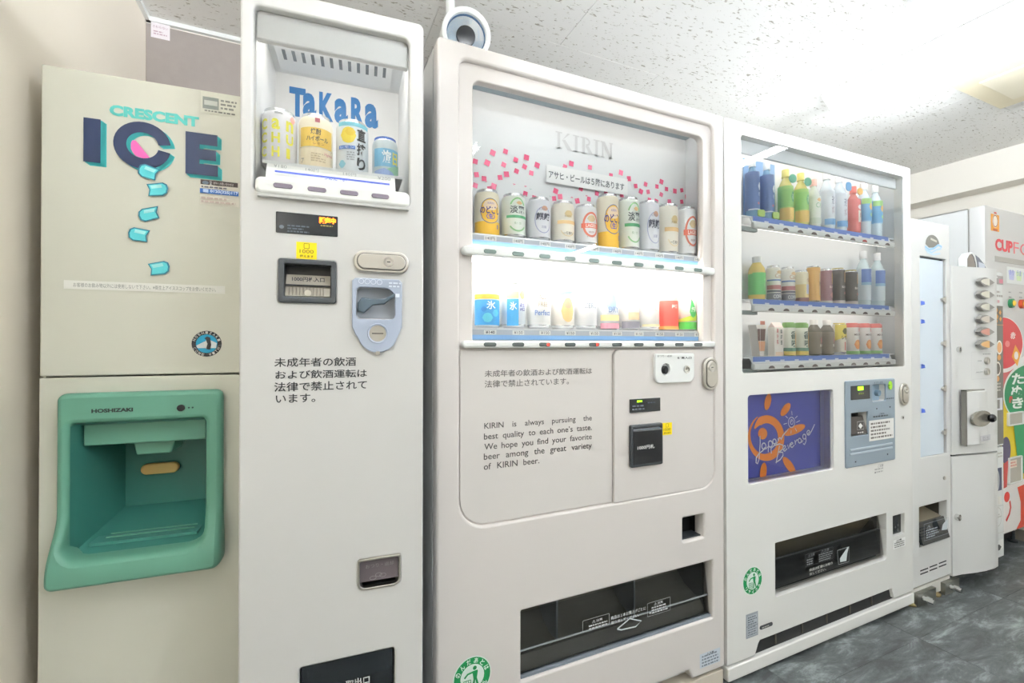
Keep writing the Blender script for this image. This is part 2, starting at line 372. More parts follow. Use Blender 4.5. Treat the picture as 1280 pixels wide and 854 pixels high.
# added out-of-view trough light, invented to brighten the ceiling
def fill_uplighter(x, y0, y1, label, power):
    o = root('added_uplighter', label, 'ceiling light', (x, (y0+y1)/2, ZC-.42)); L = (y1-y0)/2
    prof = [(-.07, .03), (-.05, -.012), (.05, -.012), (.07, .03), (.064, .03), (.046, -.006), (-.046, -.006), (-.064, .03)]
    v = [(a, -L, c) for a, c in prof]+[(a, L, c) for a, c in prof]; n = len(prof)
    B().add(v, [list(range(n)), list(range(2*n-1, n-1, -1))]+[(i, i+n, (i+1) % n+n, (i+1) % n) for i in range(n)], 'bar_white').build('trough', o)
    B().lathe([(.0165, -L+.03), (.0165, L-.03)], emis('added_uplight_tube', '#eef5ff', power), 16, (0, 0, .022), 'y').build('fluorescent_tube', o)
    for q in (-1, 1):
        B().tube([(0, q*(L-.1), -.006), (0, q*(L-.1), .42)], .004, 'bar_white', 8).build('hanger', o)
        B().box(-.014, .014, q*(L-.015)-.014, q*(L-.015)+.014, -.006, .045, 'bar_white').build('lamp_holder', o)
fill_uplighter(.36, -.9, .2, 'added unseen trough light shining up at the ceiling above the viewpoint', 680)
o = root('ceiling_hatch', 'cream square panel set in the ceiling beside the light', 'ceiling panel', ((PX0+PX1)/2, (PY0+PY1)/2, ZC))
B().box(-.2265, .2265, -.2265, .2265, -.012, .005, mat('cream_panel', '#efe3c3', .5)).build('rim', o, bevel=.002)
B().box(-.15, .15, -.16, .16, -.018, -.012, mat('cream_panel2', '#f2e9cf', .5)).build('cover', o, bevel=.002)
o = root('ceiling_disc', 'round white detector base on the ceiling at the top edge of the view', 'detector', (1.80, .71, ZC))
B().lathe([(.115, 0), (.115, -.008), (.105, -.014), (.09, -.014)], 'bar_white', 40).build('rim', o); B().lathe([(.088, -.001), (.088, -.012), (.02, -.02)], 'case_white', 40).build('cover', o)

# ================================================================== shared machine pieces
def shell(b, W, D, H, m, w0=.03, t=.004, z0=.06):     # carcass behind the door
    b.box(0, t, w0, D, z0, H, m); b.box(W-t, W, w0, D, z0, H, m); b.box(0, W, w0, D, H-t, H, m); b.box(0, W, D-t, D, z0, H, m); b.box(0, W, w0, D, z0, z0+t, m)
def recycle(fr, par, cx, cy, rpx, ang=0):
    u, z = fr.hit(cx, cy); r = abs(fr.hit(cx+rpx, cy)[0]-u)
    A = Art(); A.ell(u, z, r, r, '#dfeee4').ell(u, z, r*.95, r*.95, '#0f8a4a').ell(u, z, r*.62, r*.62, '#e6efe9')
    A.arctext('のんだあとは', u, z, r*.785, r*.26, '#eef6f0', 160, 20); A.arctext('リサイクル', u, z, r*.785, r*.26, '#eef6f0', 215, 325, True)
    g = '#0f8a4a'; A.ell(u+r*.12, z+r*.42, r*.1, r*.1, g)
    A.poly([(u-r*.02, z+r*.28), (u+r*.26, z+r*.30), (u+r*.28, z+r*.22), (u+r*.22, z-r*.12), (u+r*.05, z-r*.12), (u+r*.02, z+r*.08)], g)
    A.line([(u+r*.02, z+r*.24), (u-r*.25, z+r*.2), (u-r*.42, z+r*.04)], r*.09, g)
    A.line([(u+r*.1, z-r*.1), (u+r*.02, z-r*.54)], r*.1, g).line([(u+r*.18, z-r*.1), (u+r*.3, z-r*.52)], r*.1, g)
    for i in range(4): A.line([(u-r*.46+i*r*.12, z-r*.08), (u-r*.42+i*r*.1, z-r*.5)], r*.03, g)
    for i in range(4): A.line([(u-r*.47+i*r*.012, z-r*(.08+i*.13)), (u-r*.1-i*r*.01, z-r*(.08+i*.13))], r*.03, g)
    return A.build('recycling_sticker', par)
def yellow(fr, par, xl, xr, yt, yb):
    u0, u1, z0, z1 = fr.rect(xl, xr, yt, yb); h = z1-z0; w = u1-u0
    A = Art(); A.rect(u0, u1, z0, z1, '#ffe000').frame(u0+w*.36, u0+w*.64, z0+h*.62, z0+h*.93, h*.03, '#6a5a10').text('1000', u0+w*.16, u0+w*.84, z0+h*.34, z0+h*.56, '#6a5a10').text('使えます', u0+w*.16, u0+w*.84, z0+h*.08, z0+h*.24, '#6a5a10', .02)
    return A.build('yellow_sticker', par)
def lock(fr, par, xl, xr, yt, yb, vertical=True):
    u0, u1, z0, z1 = fr.rect(xl, xr, yt, yb); w, h = u1-u0, z1-z0; q = min(w, h)
    b = B(); b.plate(rr(u0, u1, z0, z1, q*.46), [], -.009, 0, 'satin_metal', .003)
    o = b.build('lock_plate', par)
    b = B(); k = .13; b.plate(rr(u0+q*k, u1-q*k, z0+q*k, z1-q*k, q*.34), [], -.0095, -.008, C('#55524c'), .0004); k = .17; b.plate(rr(u0+q*k, u1-q*k, z0+q*k, z1-q*k, q*.32), [], -.012, -.009, 'satin_metal', .001)
    b.build('handle', o)
    cu, cz = ((u0+u1)/2, z1-h*.3) if vertical else (u0+w*.62, (z0+z1)/2)
    b = B(); b.ring(cu, cz, q*.15, q*.22, -.0145, -.012, 'chrome'); b.disc(cu, cz, q*.15, -.0135, -.012, 'satin_metal'); b.box(cu-q*.07, cu+q*.07, -.0139, -.0135, cz-q*.02, cz+q*.02, 'dark_gap')
    b.build('lock_cylinder', o); return o
def pane(u0, u1, z0, z1, w, par, m='window_glass', name='glass_pane', t=.0):
    return B().add([(u0, w, z0), (u1, w, z0), (u1, w, z1), (u0, w, z1)], [(0, 1, 2, 3)], m).build(name, par, smooth=0)
def lamp(par, u0, u1, w, z, p, r=.008, col='#fff6ee'):
    return B().lathe([(r, u0), (r, u1)], emis('case_light_%d' % int(p*10), col, p), 10, (0, w, z), 'x').build('lamp_tube', par)

# ---- drinks
ITEM = {}
def place(o, fr, u, w, z, turn=0):
    o.location = fr.world(u, w, z); o.rotation_euler = (0, 0, -fr.a+turn)
def can(label, group, fr, u, w, z, r, h, body, deco, turn=0, name='drink_can', cat='can', top='alu'):
    o = root(name, label, cat, (0, 0, 0), group=group); place(o, fr, u, w, z, turn)
    n = .052/.066
    prof = [(r*.72, .004), (r*.78, 0), (r*.84, .002), (r, .011), (r, h-.016), (r*.93, h-.008), (r*.82, h-.004)]
    bm = mat('can_'+body.lstrip('#')+('_washed' if SOFT else ''), soft(body), .32, .0)
    B().lathe(prof, bm, 28, mats=['alu', 'alu', 'alu', bm, bm, 'alu']).build('body', o)
    B().lathe([(r*.80, h-.006), (r*.84, h-.005), (r*.845, h), (r*.80, h), (r*.78, h-.005), (.001, h-.005)], top, 28).build('lid', o)
    A = Art(r); deco(A, r, h); A.build('label', o); return o
def bottle(label, group, fr, u, w, z, r, h, liquid, sleeve, cap, deco, turn=0, s0=.12, s1=.58, name='drink_bottle', neck=.40, shape='pet'):
    o = root(name, label, 'bottle', (0, 0, 0), group=group); place(o, fr, u, w, z, turn)
    if shape == 'pet': prof = [(r*.6, 0), (r*.92, .002), (r, .01), (r*.97, h*.1), (r, h*.14), (r, h*.60), (r*.94, h*.66), (r*.70, h*.75), (r*neck, h*.83), (r*neck, h*.86)]
    else: prof = [(r*.7, 0), (r*.96, .003), (r, .012), (r, h*.66), (r*.9, h*.74), (r*.55, h*.84), (r*.5, h*.86)]
    lm = mat('liquid_'+liquid.lstrip('#')+('_washed' if SOFT else ''), soft(liquid), .12, 0, .6)
    B().lathe(prof, lm, 26).build('body', o)
    e = prof[-1][1]; cr = r*(neck+.08) if shape == 'pet' else r*.56
    B().lathe([(cr*1.05, e), (cr*1.05, e+h*.012), (cr, e+h*.014), (cr, h-.002), (cr*.92, h)], C(cap, .4), 20).build('cap', o)
    if sleeve:
        B().lathe([(r*1.012, h*s0), (r*1.012, h*s1)], C(sleeve, .35), 28).build('sleeve', o)
        A = Art(r*1.012); deco(A, r*1.012, h); A.build('label', o)
    return o

# ================================================================== ICE DISPENSER
ICE = Fr(-.4738, 1.154, 4.1); W_, H_ = .352, 1.637
ice = froot('ice_dispenser', 'beige green ice dispenser with big navy ICE lettering and a green tray', 'ice dispenser', ICE)
seam = ICE.hit(51.4, 471.9)[1]
go = [ICE.hit(x, y) for x, y in ((80, 492), (283, 489), (283, 712), (62, 735))]
cu0, cu1 = ICE.hit(95, 600)[0], ICE.hit(260.5, 600)[0]; cz1, cz0 = ICE.hit(95, 528)[1], ICE.hit(94, 690)[1]
b = B(); b.box(0, W_, .0, .012, seam+.0015, H_, 'ice_steel').build('upper_panel', ice, bevel=.003)
b = B(); b.plate([(0, .05), (W_, .05), (W_, seam-.0015), (0, seam-.0015)], [rr(cu0-.004, cu1+.004, cz0-.004, cz1+.004, .015)], 0, .012, 'ice_steel', .002); b.build('lower_panel', ice)
b = B(); shell(b, W_, .60, H_, 'ice_steel', .013); b.build('cabinet', ice)
for x in (.03, W_-.03):
    for y_ in (.05, .55): B().lathe([(.018, 0), (.018, .01), (.008, .012), (.008, .062)], 'charcoal_plastic', 12, (x, y_, 0)).build('foot', ice)
# green surround: bezel that swells into a lip at the bottom
ou0, ou1 = ICE.hit(79, 560)[0], ICE.hit(281, 600)[0]; oz1 = ICE.hit(90, 491)[1]; oz0 = ICE.hit(66, 733)[1]
def swell(v):
    x, y_, z = v
    if y_ < -.003:
        t = max(0, min(1, (cz0+.085-z)/.11)); t = t*t*(3-2*t); y_ = y_*(1+t*1.35); x += (x-(ou0+ou1)/2)*t*.03
    return (x, y_, z)
b = B()
n = 14; O = rr(ou0, ou1, oz0+.01, oz1, (.016, .016, .014, .014), 5); I = rr(cu0, cu1, cz0, cz1, (.03, .03, .008, .008), 5)
def densify(P, k):
    Q = []
    for a, c in zip(P, P[1:]+P[:1]):
        d = math.hypot(c[0]-a[0], c[1]-a[1]); q = max(1, int(d/.012))
        Q += [(a[0]+(c[0]-a[0])*i/q, a[1]+(c[1]-a[1])*i/q) for i in range(q)]
    return Q
b.plate(densify(O, 0), [densify(I, 0)], -.026, 0, 'ice_green', .009, swell)
bez = b.build('tray_surround', ice, smooth=60)
# cavity
bu0, bu1 = cu0+.022, cu1-.012; D = .15
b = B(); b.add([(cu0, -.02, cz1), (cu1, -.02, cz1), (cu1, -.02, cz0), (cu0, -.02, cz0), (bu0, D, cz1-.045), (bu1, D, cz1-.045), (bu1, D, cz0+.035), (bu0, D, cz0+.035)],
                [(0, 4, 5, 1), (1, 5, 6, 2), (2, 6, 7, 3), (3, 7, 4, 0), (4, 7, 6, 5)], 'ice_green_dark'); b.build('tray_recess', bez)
b = B(); b.prism([(cu0+.085, cz1-.078), (cu0+.145, cz1-.078), (cu0+.155, cz1-.045), (cu0+.078, cz1-.045)], .03, .10, 'ice_green'); b.box(cu0+.006, cu1-.006, .01, .03, cz1-.05, cz1-.004, 'ice_green'); b.build('chute', ice, bevel=.003)
gu, gz = ICE.hit(201, 585, D-.01); b = B(); b.plate(rr(gu-.036, gu+.036, gz-.012, gz+.012, .0118), [], D-.018, D-.004, C('#dcb56e', .5), .003); b.build('beige_lever', ice)
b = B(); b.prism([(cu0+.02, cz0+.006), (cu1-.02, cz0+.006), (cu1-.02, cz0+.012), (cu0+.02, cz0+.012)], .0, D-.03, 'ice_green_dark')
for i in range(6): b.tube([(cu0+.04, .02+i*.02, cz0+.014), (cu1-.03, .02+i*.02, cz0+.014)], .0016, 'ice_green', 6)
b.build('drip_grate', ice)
A = Art(); A.text('HOSHIZAKI', *ICE.rect(114.5, 166.5, 511.5, 516.5, -.026), '#1e2a28', .05); A.build('lettering', bez, -.0262)
gu, gz = ICE.hit(226.5, 510, -.026); b = B(); b.disc(gu, gz, .0068, -.029, -.024, 'dark_gap', 20)
for i in (1, 2): b.disc(gu+.007+i*.0065, gz, .0018, -.0275, -.024, C('#23453c'), 10)
b.build('sensor_dots', bez)
# printed artwork on the upper panel
A = Art(); N, T = '#14264a', '#46c4c6'
A.text('CRESCENT', *ICE.rect(137, 249, 130.3, 144), '#5cc5bd', .055)
def P(*L): return ICE.pts(L)
def box4(xl, xr, yt, yb): u0, u1, z0, z1 = ICE.rect(xl, xr, yt, yb); return u0, u1, z0, z1
def C_shape(col, du=0, dz=0):
    cu, cz = ICE.hit(179, 182.5); ro = abs(ICE.hit(142.3, 182)[0]-cu), abs(ICE.hit(179, 153.2)[1]-cz); ri = ro[0]*.56, ro[1]*.55
    A.put([(cu+du+ro[0]*math.cos(rad(t)), cz+dz+ro[1]*math.sin(rad(t))) for t in range(8, 349, 10)]+[(cu+du+ri[0]*math.cos(rad(t)), cz+dz+ri[1]*math.sin(rad(t))) for t in range(8, 349, 10)],
          [(i, i+1, i+36, i+35) for i in range(34)], col); return cu, cz, ro, ri
def E_shape(col, du=0, dz=0):
    u0, u1, z0, z1 = box4(232.6, 273, 164.8, 217.5); h = z1-z0; w = u1-u0; t = h*.27
    pts = [(0, 0), (w, 0), (w, t), (w*.43, t), (w*.43, h*.37), (w*.94, h*.37), (w*.94, h*.37+t*.95), (w*.43, h*.37+t*.95), (w*.43, h-t), (w*.98, h-t), (w*.98, h), (0, h)]
    A.poly([(u0+x+du, z0+z+dz) for x, z in pts], col)
def I_shape(col, du=0, dz=0):
    u0, u1, z0, z1 = box4(105.3, 126.6, 147.3, 202.3); A.rect(u0+du, u1+du, z0+dz, z1+dz, col)
for k in range(4): I_shape(T, .0022*(k+1), -.0016*(k+1)); C_shape(T, .0018*(k+1), -.0013*(k+1)); E_shape(T, .0018*(k+1), -.0016*(k+1)); A.n = 0
A.n = 8; I_shape(N); cu, cz, ro, ri = C_shape(N); E_shape(N)
A.poly(P((166.5, 176), (171, 177), (188, 198), (180, 199), (170, 195), (164.5, 187), (164.5, 180)), '#f06cb8')
for cx, cy, an, fl_ in ((186.3, 215.8, -16, 1), (197.6, 237.6, 1, -1), (187.2, 268.2, 14, 1), (174.4, 294, -7, 1), (199.7, 335.8, 6, -1)):
    shp = [(-13.5, -1), (-12, -6), (-7, -8.5), (13.5, -7), (10, 0), (11.5, 8), (-7, 8), (-12, 5)]
    k, q = math.cos(rad(an)), math.sin(rad(an))
    for sc, colr in ((1, '#2a7c93'), (.84, '#5fd3da')):
        A.poly(P(*[(cx+(x*fl_*sc)*k+y_*sc*q, cy-(x*fl_*sc)*q+y_*sc*k) for x, y_ in shp]), colr)
    A.poly(P(*[(cx+(x*fl_)*k+y_*q, cy-(x*fl_)*q+y_*k) for x, y_ in ((-5, -6), (9, -5), (7, -1), (-6, -2))]), '#a9ecec'); A.n = 12
A.build('lettering', ice)
A = Art(); A.rect(*ICE.rect(80, 281.5, 350.2, 361), '#f2f1ea'); A.text('お客様のお飲み物以外には使用しないで下さい。※衛生上アイススコップをお使いください。', *ICE.rect(92, 270, 353.2, 358.8), '#8f8f8a'); A.build('notice_strip', ice)
A = Art(); gu, gz = ICE.hit(258.6, 429.8); R_ = abs(ICE.hit(277.3, 429.8)[0]-gu)
A.ell(gu, gz, R_, R_, '#16171c').ell(gu, gz, R_*.72, R_*.72, '#1f9cc4').poly([(gu-R_*.7, gz-R_*.15), (gu-R_*.2, gz+R_*.15), (gu+R_*.2, gz+R_*.3), (gu+R_*.68, gz+R_*.05), (gu+R_*.62, gz-R_*.34), (gu-R_*.6, gz-R_*.34)], '#e9f0f2')
A.poly([(gu+R_*.02, gz+R_*.55), (gu+R_*.22, gz+R_*.48), (gu+R_*.3, gz-R_*.1), (gu+R_*.22, gz-R_*.45), (gu, gz-R_*.42), (gu-R_*.12, gz-R_*.1), (gu-R_*.02, gz+R_*.3), (gu-R_*.16, gz+R_*.42)], '#141418')
A.poly([(gu-R_*.04, gz+R_*.28), (gu+R_*.06, gz), (gu-R_*.02, gz-R_*.38), (gu-R_*.14, gz-R_*.2), (gu-R_*.16, gz+R_*.1)], '#f4f4f0')
A.arctext('HOSHIZAKI', gu, gz, R_*.86, R_*.2, '#d9d9d4', 160, 20); A.arctext('COME WITH', gu, gz, R_*.86, R_*.2, '#d9d9d4', 205, 335, True); A.build('round_emblem', ice)
A = Art(); u0, u1, z0, z1 = ICE.rect(251, 300, 113.3, 140.5); A.rect(u0, min(u1, W_-.003), z0, z1, '#e9e8da').rect(*ICE.rect(253.6, 273.6, 120.5, 135.3), '#7f857f').rect(*ICE.rect(255.5, 272, 125, 131), '#d5d8d2').lines(*ICE.rect(276, 296, 124, 138), 3, '#8f9088'); A.lines(*ICE.rect(256, 296, 136.5, 140), 1, '#6d6d66'); A.build('data_sticker', ice)
A = Art(); u0, u1, z0, z1 = ICE.rect(250.3, 299, 224.3, 255); A.rect(u0, u1, z0, z1, '#e9e4d8').rect(*ICE.rect(250.8, 297.5, 224.3, 230.2), '#33241f').ell(*ICE.hit(257, 228.5), .006, .0035, '#7d8fa0').text('故障のお問い合わせは', *ICE.rect(267, 292, 227.4, 230.8), '#e8ddd8')
A.text('☎', *ICE.rect(262, 265.2, 226.5, 231.2), '#ffffff'); A.lines(*ICE.rect(252, 297, 231.5, 235), 1, '#6a6a78').rect(*ICE.rect(250.3, 298.5, 235.6, 241.4), '#2a68b8').text('0120(325)117', *ICE.rect(263, 298, 237.4, 242), '#dceaff', .04).rrect(*ICE.rect(254.3, 261, 236.6, 240.6), .001, '#cfe4ff').lines(*ICE.rect(252, 297, 245, 254), 2, '#c9b7ae'); A.build('service_sticker', ice)

# ================================================================== SLIM CAN MACHINE (left)
TK = Fr(-.1207, .9587, 4.1); TW_, TH_ = .335, 1.768
tk = froot('slim_vending_machine', 'slim white vending machine with blue lettering above four drinks', 'vending machine', TK)
win = TK.rect(317, 512, 6.5, 237); wu0, wu1, wz0, wz1 = win[0], win[1], TK.hit(317, 238)[1], TK.hit(510, 48)[1]
slot = TK.rect(374, 493.3, 836, 836); su0, su1, sz1 = slot[0], slot[1], TK.hit(374, 836)[1]; sz0 = sz1-.19
cr = TK.rect(448, 500, 703, 738)
bd = TK.rect(349, 419.6, 323.7, 377.5)
b = B(); b.plate(rr(0, TW_, .06, TH_, (.004, .004, .012, .012)), [rr(wu0, wu1, wz0, wz1, (.01, .01, .014, .012)), rr(su0, su1, sz0, sz1, .006), rr(bd[0], bd[1], bd[2], bd[3], .004), rr(cr[0], cr[1], cr[2], cr[3]+.004, (.012, .012, .004, .004)), rr(*TK.rect(446.5, 494, 358.5, 398), .008)], 0, .028, 'white_steel', .004)
b.build('door', tk)
b = B(); shell(b, TW_, .72, TH_-.004, 'side_steel', .03); b.build('cabinet', tk)
for x in (.03, TW_-.03):
    for y_ in (.06, .66): B().lathe([(.02, 0), (.02, .012), (.009, .014), (.009, .062)], 'charcoal_plastic', 12, (x, y_, 0)).build('foot', tk)
D = .265
b = B(); b.case(wu0-.0, wu1+.004, .028, D, wz0-.05, TH_-.012, 'case_white'); b.build('display_case', tk)
hz = TK.hit(317, 40.5)[1]; b = B(); b.box(wu0+.001, wu1-.001, .016, .03, hz, wz1+.004, 'white_steel'); b.build('header_panel', tk, bevel=.003)
lamp(tk, wu0+.03, wu1-.03, .055, hz+.03, CASE_POWER*1.0)
# slotted light cover
q = [TK.hit(340.6, 51, .105), TK.hit(491, 79, .105), TK.hit(488, 100, .24), TK.hit(351, 80, .24)]; q = [(a_, min(c_, TH_-.018)) for a_, c_ in q]
b = B(); v = [(q[0][0], .105, q[0][1]), (q[1][0], .105, q[1][1]), (q[2][0], .24, q[2][1]), (q[3][0], .24, q[3][1])]
b.add(v+[(x, y_, z+.004) for x, y_, z in v], [(0, 1, 2, 3), (7, 6, 5, 4), (0, 4, 5, 1), (1, 5, 6, 2), (2, 6, 7, 3), (3, 7, 4, 0)], 'case_white')
lc = b.build('light_cover', tk)
b = B(); V = [Vector(x) for x in v]
for i in range(12):
    t = (i+.9)/12.8; p0 = V[0].lerp(V[1], t); p1 = V[3].lerp(V[2], t); a = p0.lerp(p1, .16); c = p0.lerp(p1, .52); e = (V[1]-V[0]).normalized()*.0034; n_ = (V[1]-V[0]).cross(V[3]-V[0]).normalized(); n_ *= -.0035 if n_.z > 0 else .0035
    B().add([a-e+n_, a+e+n_, c+e+n_, c-e+n_], [(0, 1, 2, 3)], C('#5c646a')).build('slot', lc, smooth=0)
for x, y_ in ((380, 88.5), (466, 106)):
    u, z = TK.hit(x, y_, D-.01); B().plate(rr(u-.008, u+.008, z-.006, z+.006, .003), [], D-.012, D, 'case_white', .002).build('clip', tk)
# TaKaRa on the back panel
A = Art(); zb = TK.hit(470, 161.4, D)[1]; zc = TK.hit(440, 121.8, D)[1]; za = TK.hit(465, 130.4, D)[1]
for ch, xl, xr in (('T', 361.6, 382), ('a', 378.5, 395.5), ('K', 399, 416.5), ('a', 418, 435), ('R', 438.7, 455), ('a', 456, 472.5)):
    u0, u1 = TK.hit(xl, 140, D)[0], TK.hit(xr, 140, D)[0]; A.text(ch, u0, u1, zb, za if ch == 'a' else zc, '#1476bd', .045); A.n = 0
A.build('lettering', tk, D-.0005)
# shelf, price strip and button bar
ba = TK.rect(318.5, 512.3, 219, 240.5, -.012); pl = TK.rect(333, 494, 205.5, 224, .012)
zs = TK.hit(350, 207.5, .10)[1]
b = B(); zt0 = TK.hit(350, 206.5, .021)[1]; zs = TK.hit(350, 210, .055)[1]; b.box(wu0+.012, wu1-.012, .02, D-.002, zs-.006, zs, 'case_white'); b.prism_y([(.0, ba[3]-.004), (.006, ba[3]-.004), (.024, zt0), (.018, zt0)], pl[0], pl[1], 'bar_white')
sh = b.build('shelf', tk)
b = B(); b.plate(rr(ba[0], ba[1], ba[2], ba[3], .011), [], -.014, .014, 'bar_white', .006); b.box(ba[0]+.004, ba[1]-.002, -.011, .014, ba[2]-.004, ba[2]+.003, C('#c9cac8')); bar = b.build('button_bar', tk)
bz = (ba[2]+ba[3])/2+.001
for xl, xr in ((341.5, 366), (384.5, 408), (425, 448), (464.5, 486.5)):
    u0, u1 = TK.hit(xl, 230, -.014)[0], TK.hit(xr, 235, -.014)[0]
    B().plate(rr(u0, u1, bz-.0045, bz+.0045, .0044), [], -.0155, -.012, C('#6d6270', .3), .001).build('button', bar)
A = Art(); A.base = .0004
for xl, xr, t in ((344, 360, '¥180'), (383, 399, '140円'), (429, 445, '140円'), (471.5, 487, '¥200')):
    r_ = TK.rect(xl, xr, 209.5+(xl-344)*.115, 213.2+(xl-344)*.115, .018); A.text(t, r_[0], r_[1], r_[2], r_[3], '#9aa0a2'); A.n = 0
l0 = TK.hit(344.5, 216.2, .010); l1 = TK.hit(486.5, 231.5, .010)
A.rect(l0[0], l1[0], l0[1]-.0022, l0[1]+.0016, '#4558b8'); A.text('つめた〜い', *TK.rect(405, 433, 222, 226.5, .010), '#5566c0', .03)
A.build('price_strip', tk, .0)
pane(wu0, wu1, wz0+.02, wz1, .014, tk)
# its drinks
def d_kanchu(A, r, h):
    for k, t in enumerate(('CHU', 'HI', 'CAN')): pass
    for cx in (-.030, -.006, .020): A.text({-.030: 'C', -.006: 'a', .020: 'n'}[cx], cx-.0075, cx+.0075, h*.62, h*.80, '#e8e34a', .03).text({-.030: 'C', -.006: 'H', .020: 'U'}[cx], cx-.0075, cx+.0075, h*.40, h*.57, '#e8e34a', .03).text({-.030: 'C', -.006: 'H', .020: 'I'}[cx], cx-.007, cx+(.007 if cx < .02 else 0), h*.17, h*.34, '#e8e34a', .03); A.n = 0
    A.rect(-.017, -.0165, h*.1, h*.85, '#c9c9cf'); A.rect(-.008, .006, h*.88, h*.91, '#b9bcc0').ell(.026, h*.84, .006, .008, '#f3b3a8')
def d_high(A, r, h):
    A.rect(-.034, .034, h*.08, h*.40, '#f1e3c4').rect(-.034, .034, h*.42, h*.74, '#f2cd5c').rect(-.003, .006, h*.83, h*.9, '#b05a66').text('焼酎', -.011, .008, h*.62, h*.72, '#4a4642', .02).text('ハイボール', -.019, .022, h*.51, h*.60, '#4a4642', .02).text('レモン', -.006, .014, h*.45, h*.495, '#c08a30', .02)
    A.line([(-.035, h*.41), (.035, h*.41)], .0012, '#b9a78a').text('7', -.03, -.024, h*.14, h*.22, '#77706a').lines(-.01, .016, h*.16, h*.32, 4, '#cbb893').text('Highball', .014, .032, h*.28, h*.34, '#c8707c')
def d_jika(A, r, h):
    A.rect(-.034, .034, h*.86, h*.93, '#7cc8d8').ell(-.012, h*.70, .016, h*.14, '#f0d840').ell(-.008, h*.76, .011, h*.07, '#e8c828').rect(-.032, .002, h*.46, h*.52, '#4a78c0').text('レモン', -.028, .0, h*.47, h*.51, '#e8f0ff').ell(-.024, h*.2, .008, h*.07, '#8ec6d8').lines(-.014, .002, h*.26, h*.42, 4, '#b0b4ba')
    for k, t in enumerate('直搾り'): A.text(t, .005, .024, h*(.62-.25*k), h*(.83-.25*k), '#26282c', .03); A.n = 5
def d_tabi(A, r, h):
    A.rect(-.03, .03, h*.32, h*.72, '#7ab6d6').text('旅', -.012, .008, h*.40, h*.68, '#f4f8fa', .03).text('日', .011, .024, h*.38, h*.66, '#e8dc58', .03).poly([(-.028, h*.08), (.03, h*.08), (.03, h*.4), (.012, h*.34), (-.01, h*.22), (-.028, h*.2)], '#8ebfa2').poly([(-.028, h*.06), (.02, h*.06), (.012, h*.2), (-.006, h*.28), (-.028, h*.22)], '#8fa6d2')
g = 'drinks on the shelf of the slim machine'
can('white can with yellow block letters, first on the slim machine shelf', g, TK, TK.hit(349.5, 170, .085)[0], .085, zs, .033, .121, '#e6e6ea', d_kanchu, .1)
can('cream and yellow highball can with black Japanese writing on the slim machine shelf', g, TK, TK.hit(395, 180, .085)[0], .085, zs, .033, .122, '#f3ead2', d_high, .1)
can('white can with a lemon and large vertical black writing', g, TK, TK.hit(440.5, 180, .085)[0], .085, zs, .033, .122, '#eaf0f4', d_jika, .1)
can('small clear cup with blue rim, shortest drink on the slim machine shelf', g, TK, TK.hit(481.5, 190, .085)[0], .085, zs, .0275, .098, '#c8d4d8', d_tabi, .1, 'drink_cup', 'cup', top=C('#3f68b8', .3))
# controls on the door
d = TK.rect(345, 422.3, 264.3, 290.7); b = B(); b.plate(rr(*d, .002), [], -.002, .004, 'smoke', .0008); dp = b.build('display', tk)
A = Art(); A.base = .0026; A.rect(*TK.rect(397.5, 420.2, 271, 280.3), C('#c03210')).text('販売中', *TK.rect(398.8, 419.6, 271.8, 279.6), 'amber_glow', .05).rect(*TK.rect(397.5, 420.2, 271, 280.3), '#c03210') if False else A.text('販売中', *TK.rect(398.8, 419.8, 271.5, 280), 'amber_led', .06)
A.ell(*TK.hit(352.3, 284), .0042, .0035, '#59626a').lines(*TK.rect(359.5, 388, 280.5, 291), 3, '#3c4854').lines(*TK.rect(401, 416, 281.2, 283.8), 1, '#8a8030'); A.build('lettering', dp)
yellow(TK, tk, 370.5, 396, 302.2, 323.2)
b = B(); b.plate(rr(bd[0]-.001, bd[1]+.001, bd[2]-.001, bd[3]+.001, .005), [rr(*TK.rect(356, 413.5, 330, 370.5), .001)], -.006, .003, 'charcoal_plastic', .002); bs = b.build('bill_slot', tk)
i_ = TK.rect(356, 413.5, 330, 370.5); b = B(); b.case(i_[0]-.002, i_[1]+.002, .003, .026, i_[2]-.002, i_[3]+.002, 'black_plastic', .001); m_ = TK.rect(356.5, 412.5, 341, 369.5); b.prism_y([(-.001, m_[2]), (.02, m_[3]), (.024, m_[3]), (.02, m_[2])], m_[0], m_[1], C('#a9a294', .4)); b.build('bill_mouth', bs)
b = B(); z_ = (m_[2]+m_[3])/2-.002; b.box(m_[0], m_[1], .004, .012, z_, z_+.003, 'dark_gap'); [b.box(m_[0]+k*.006, m_[0]+k*.006+.0015, -.001, .004, m_[2]+.001, z_-.003, C('#7d776c')) for k in range(1, 12)]; b.disc((m_[0]+m_[1])/2, m_[2]+.006, .006, -.0025, .002, 'clear_plastic' if False else C('#c4bfb2')); b.build('slot_grille', bs)
A = Art(); A.text('1000円札入口', *TK.rect(364.5, 405.5, 345, 351, .0), '#22242c', .03); A.build('lettering', bs, .006)
lock(TK, tk, 442, 510.5, 312.5, 340.5, False)
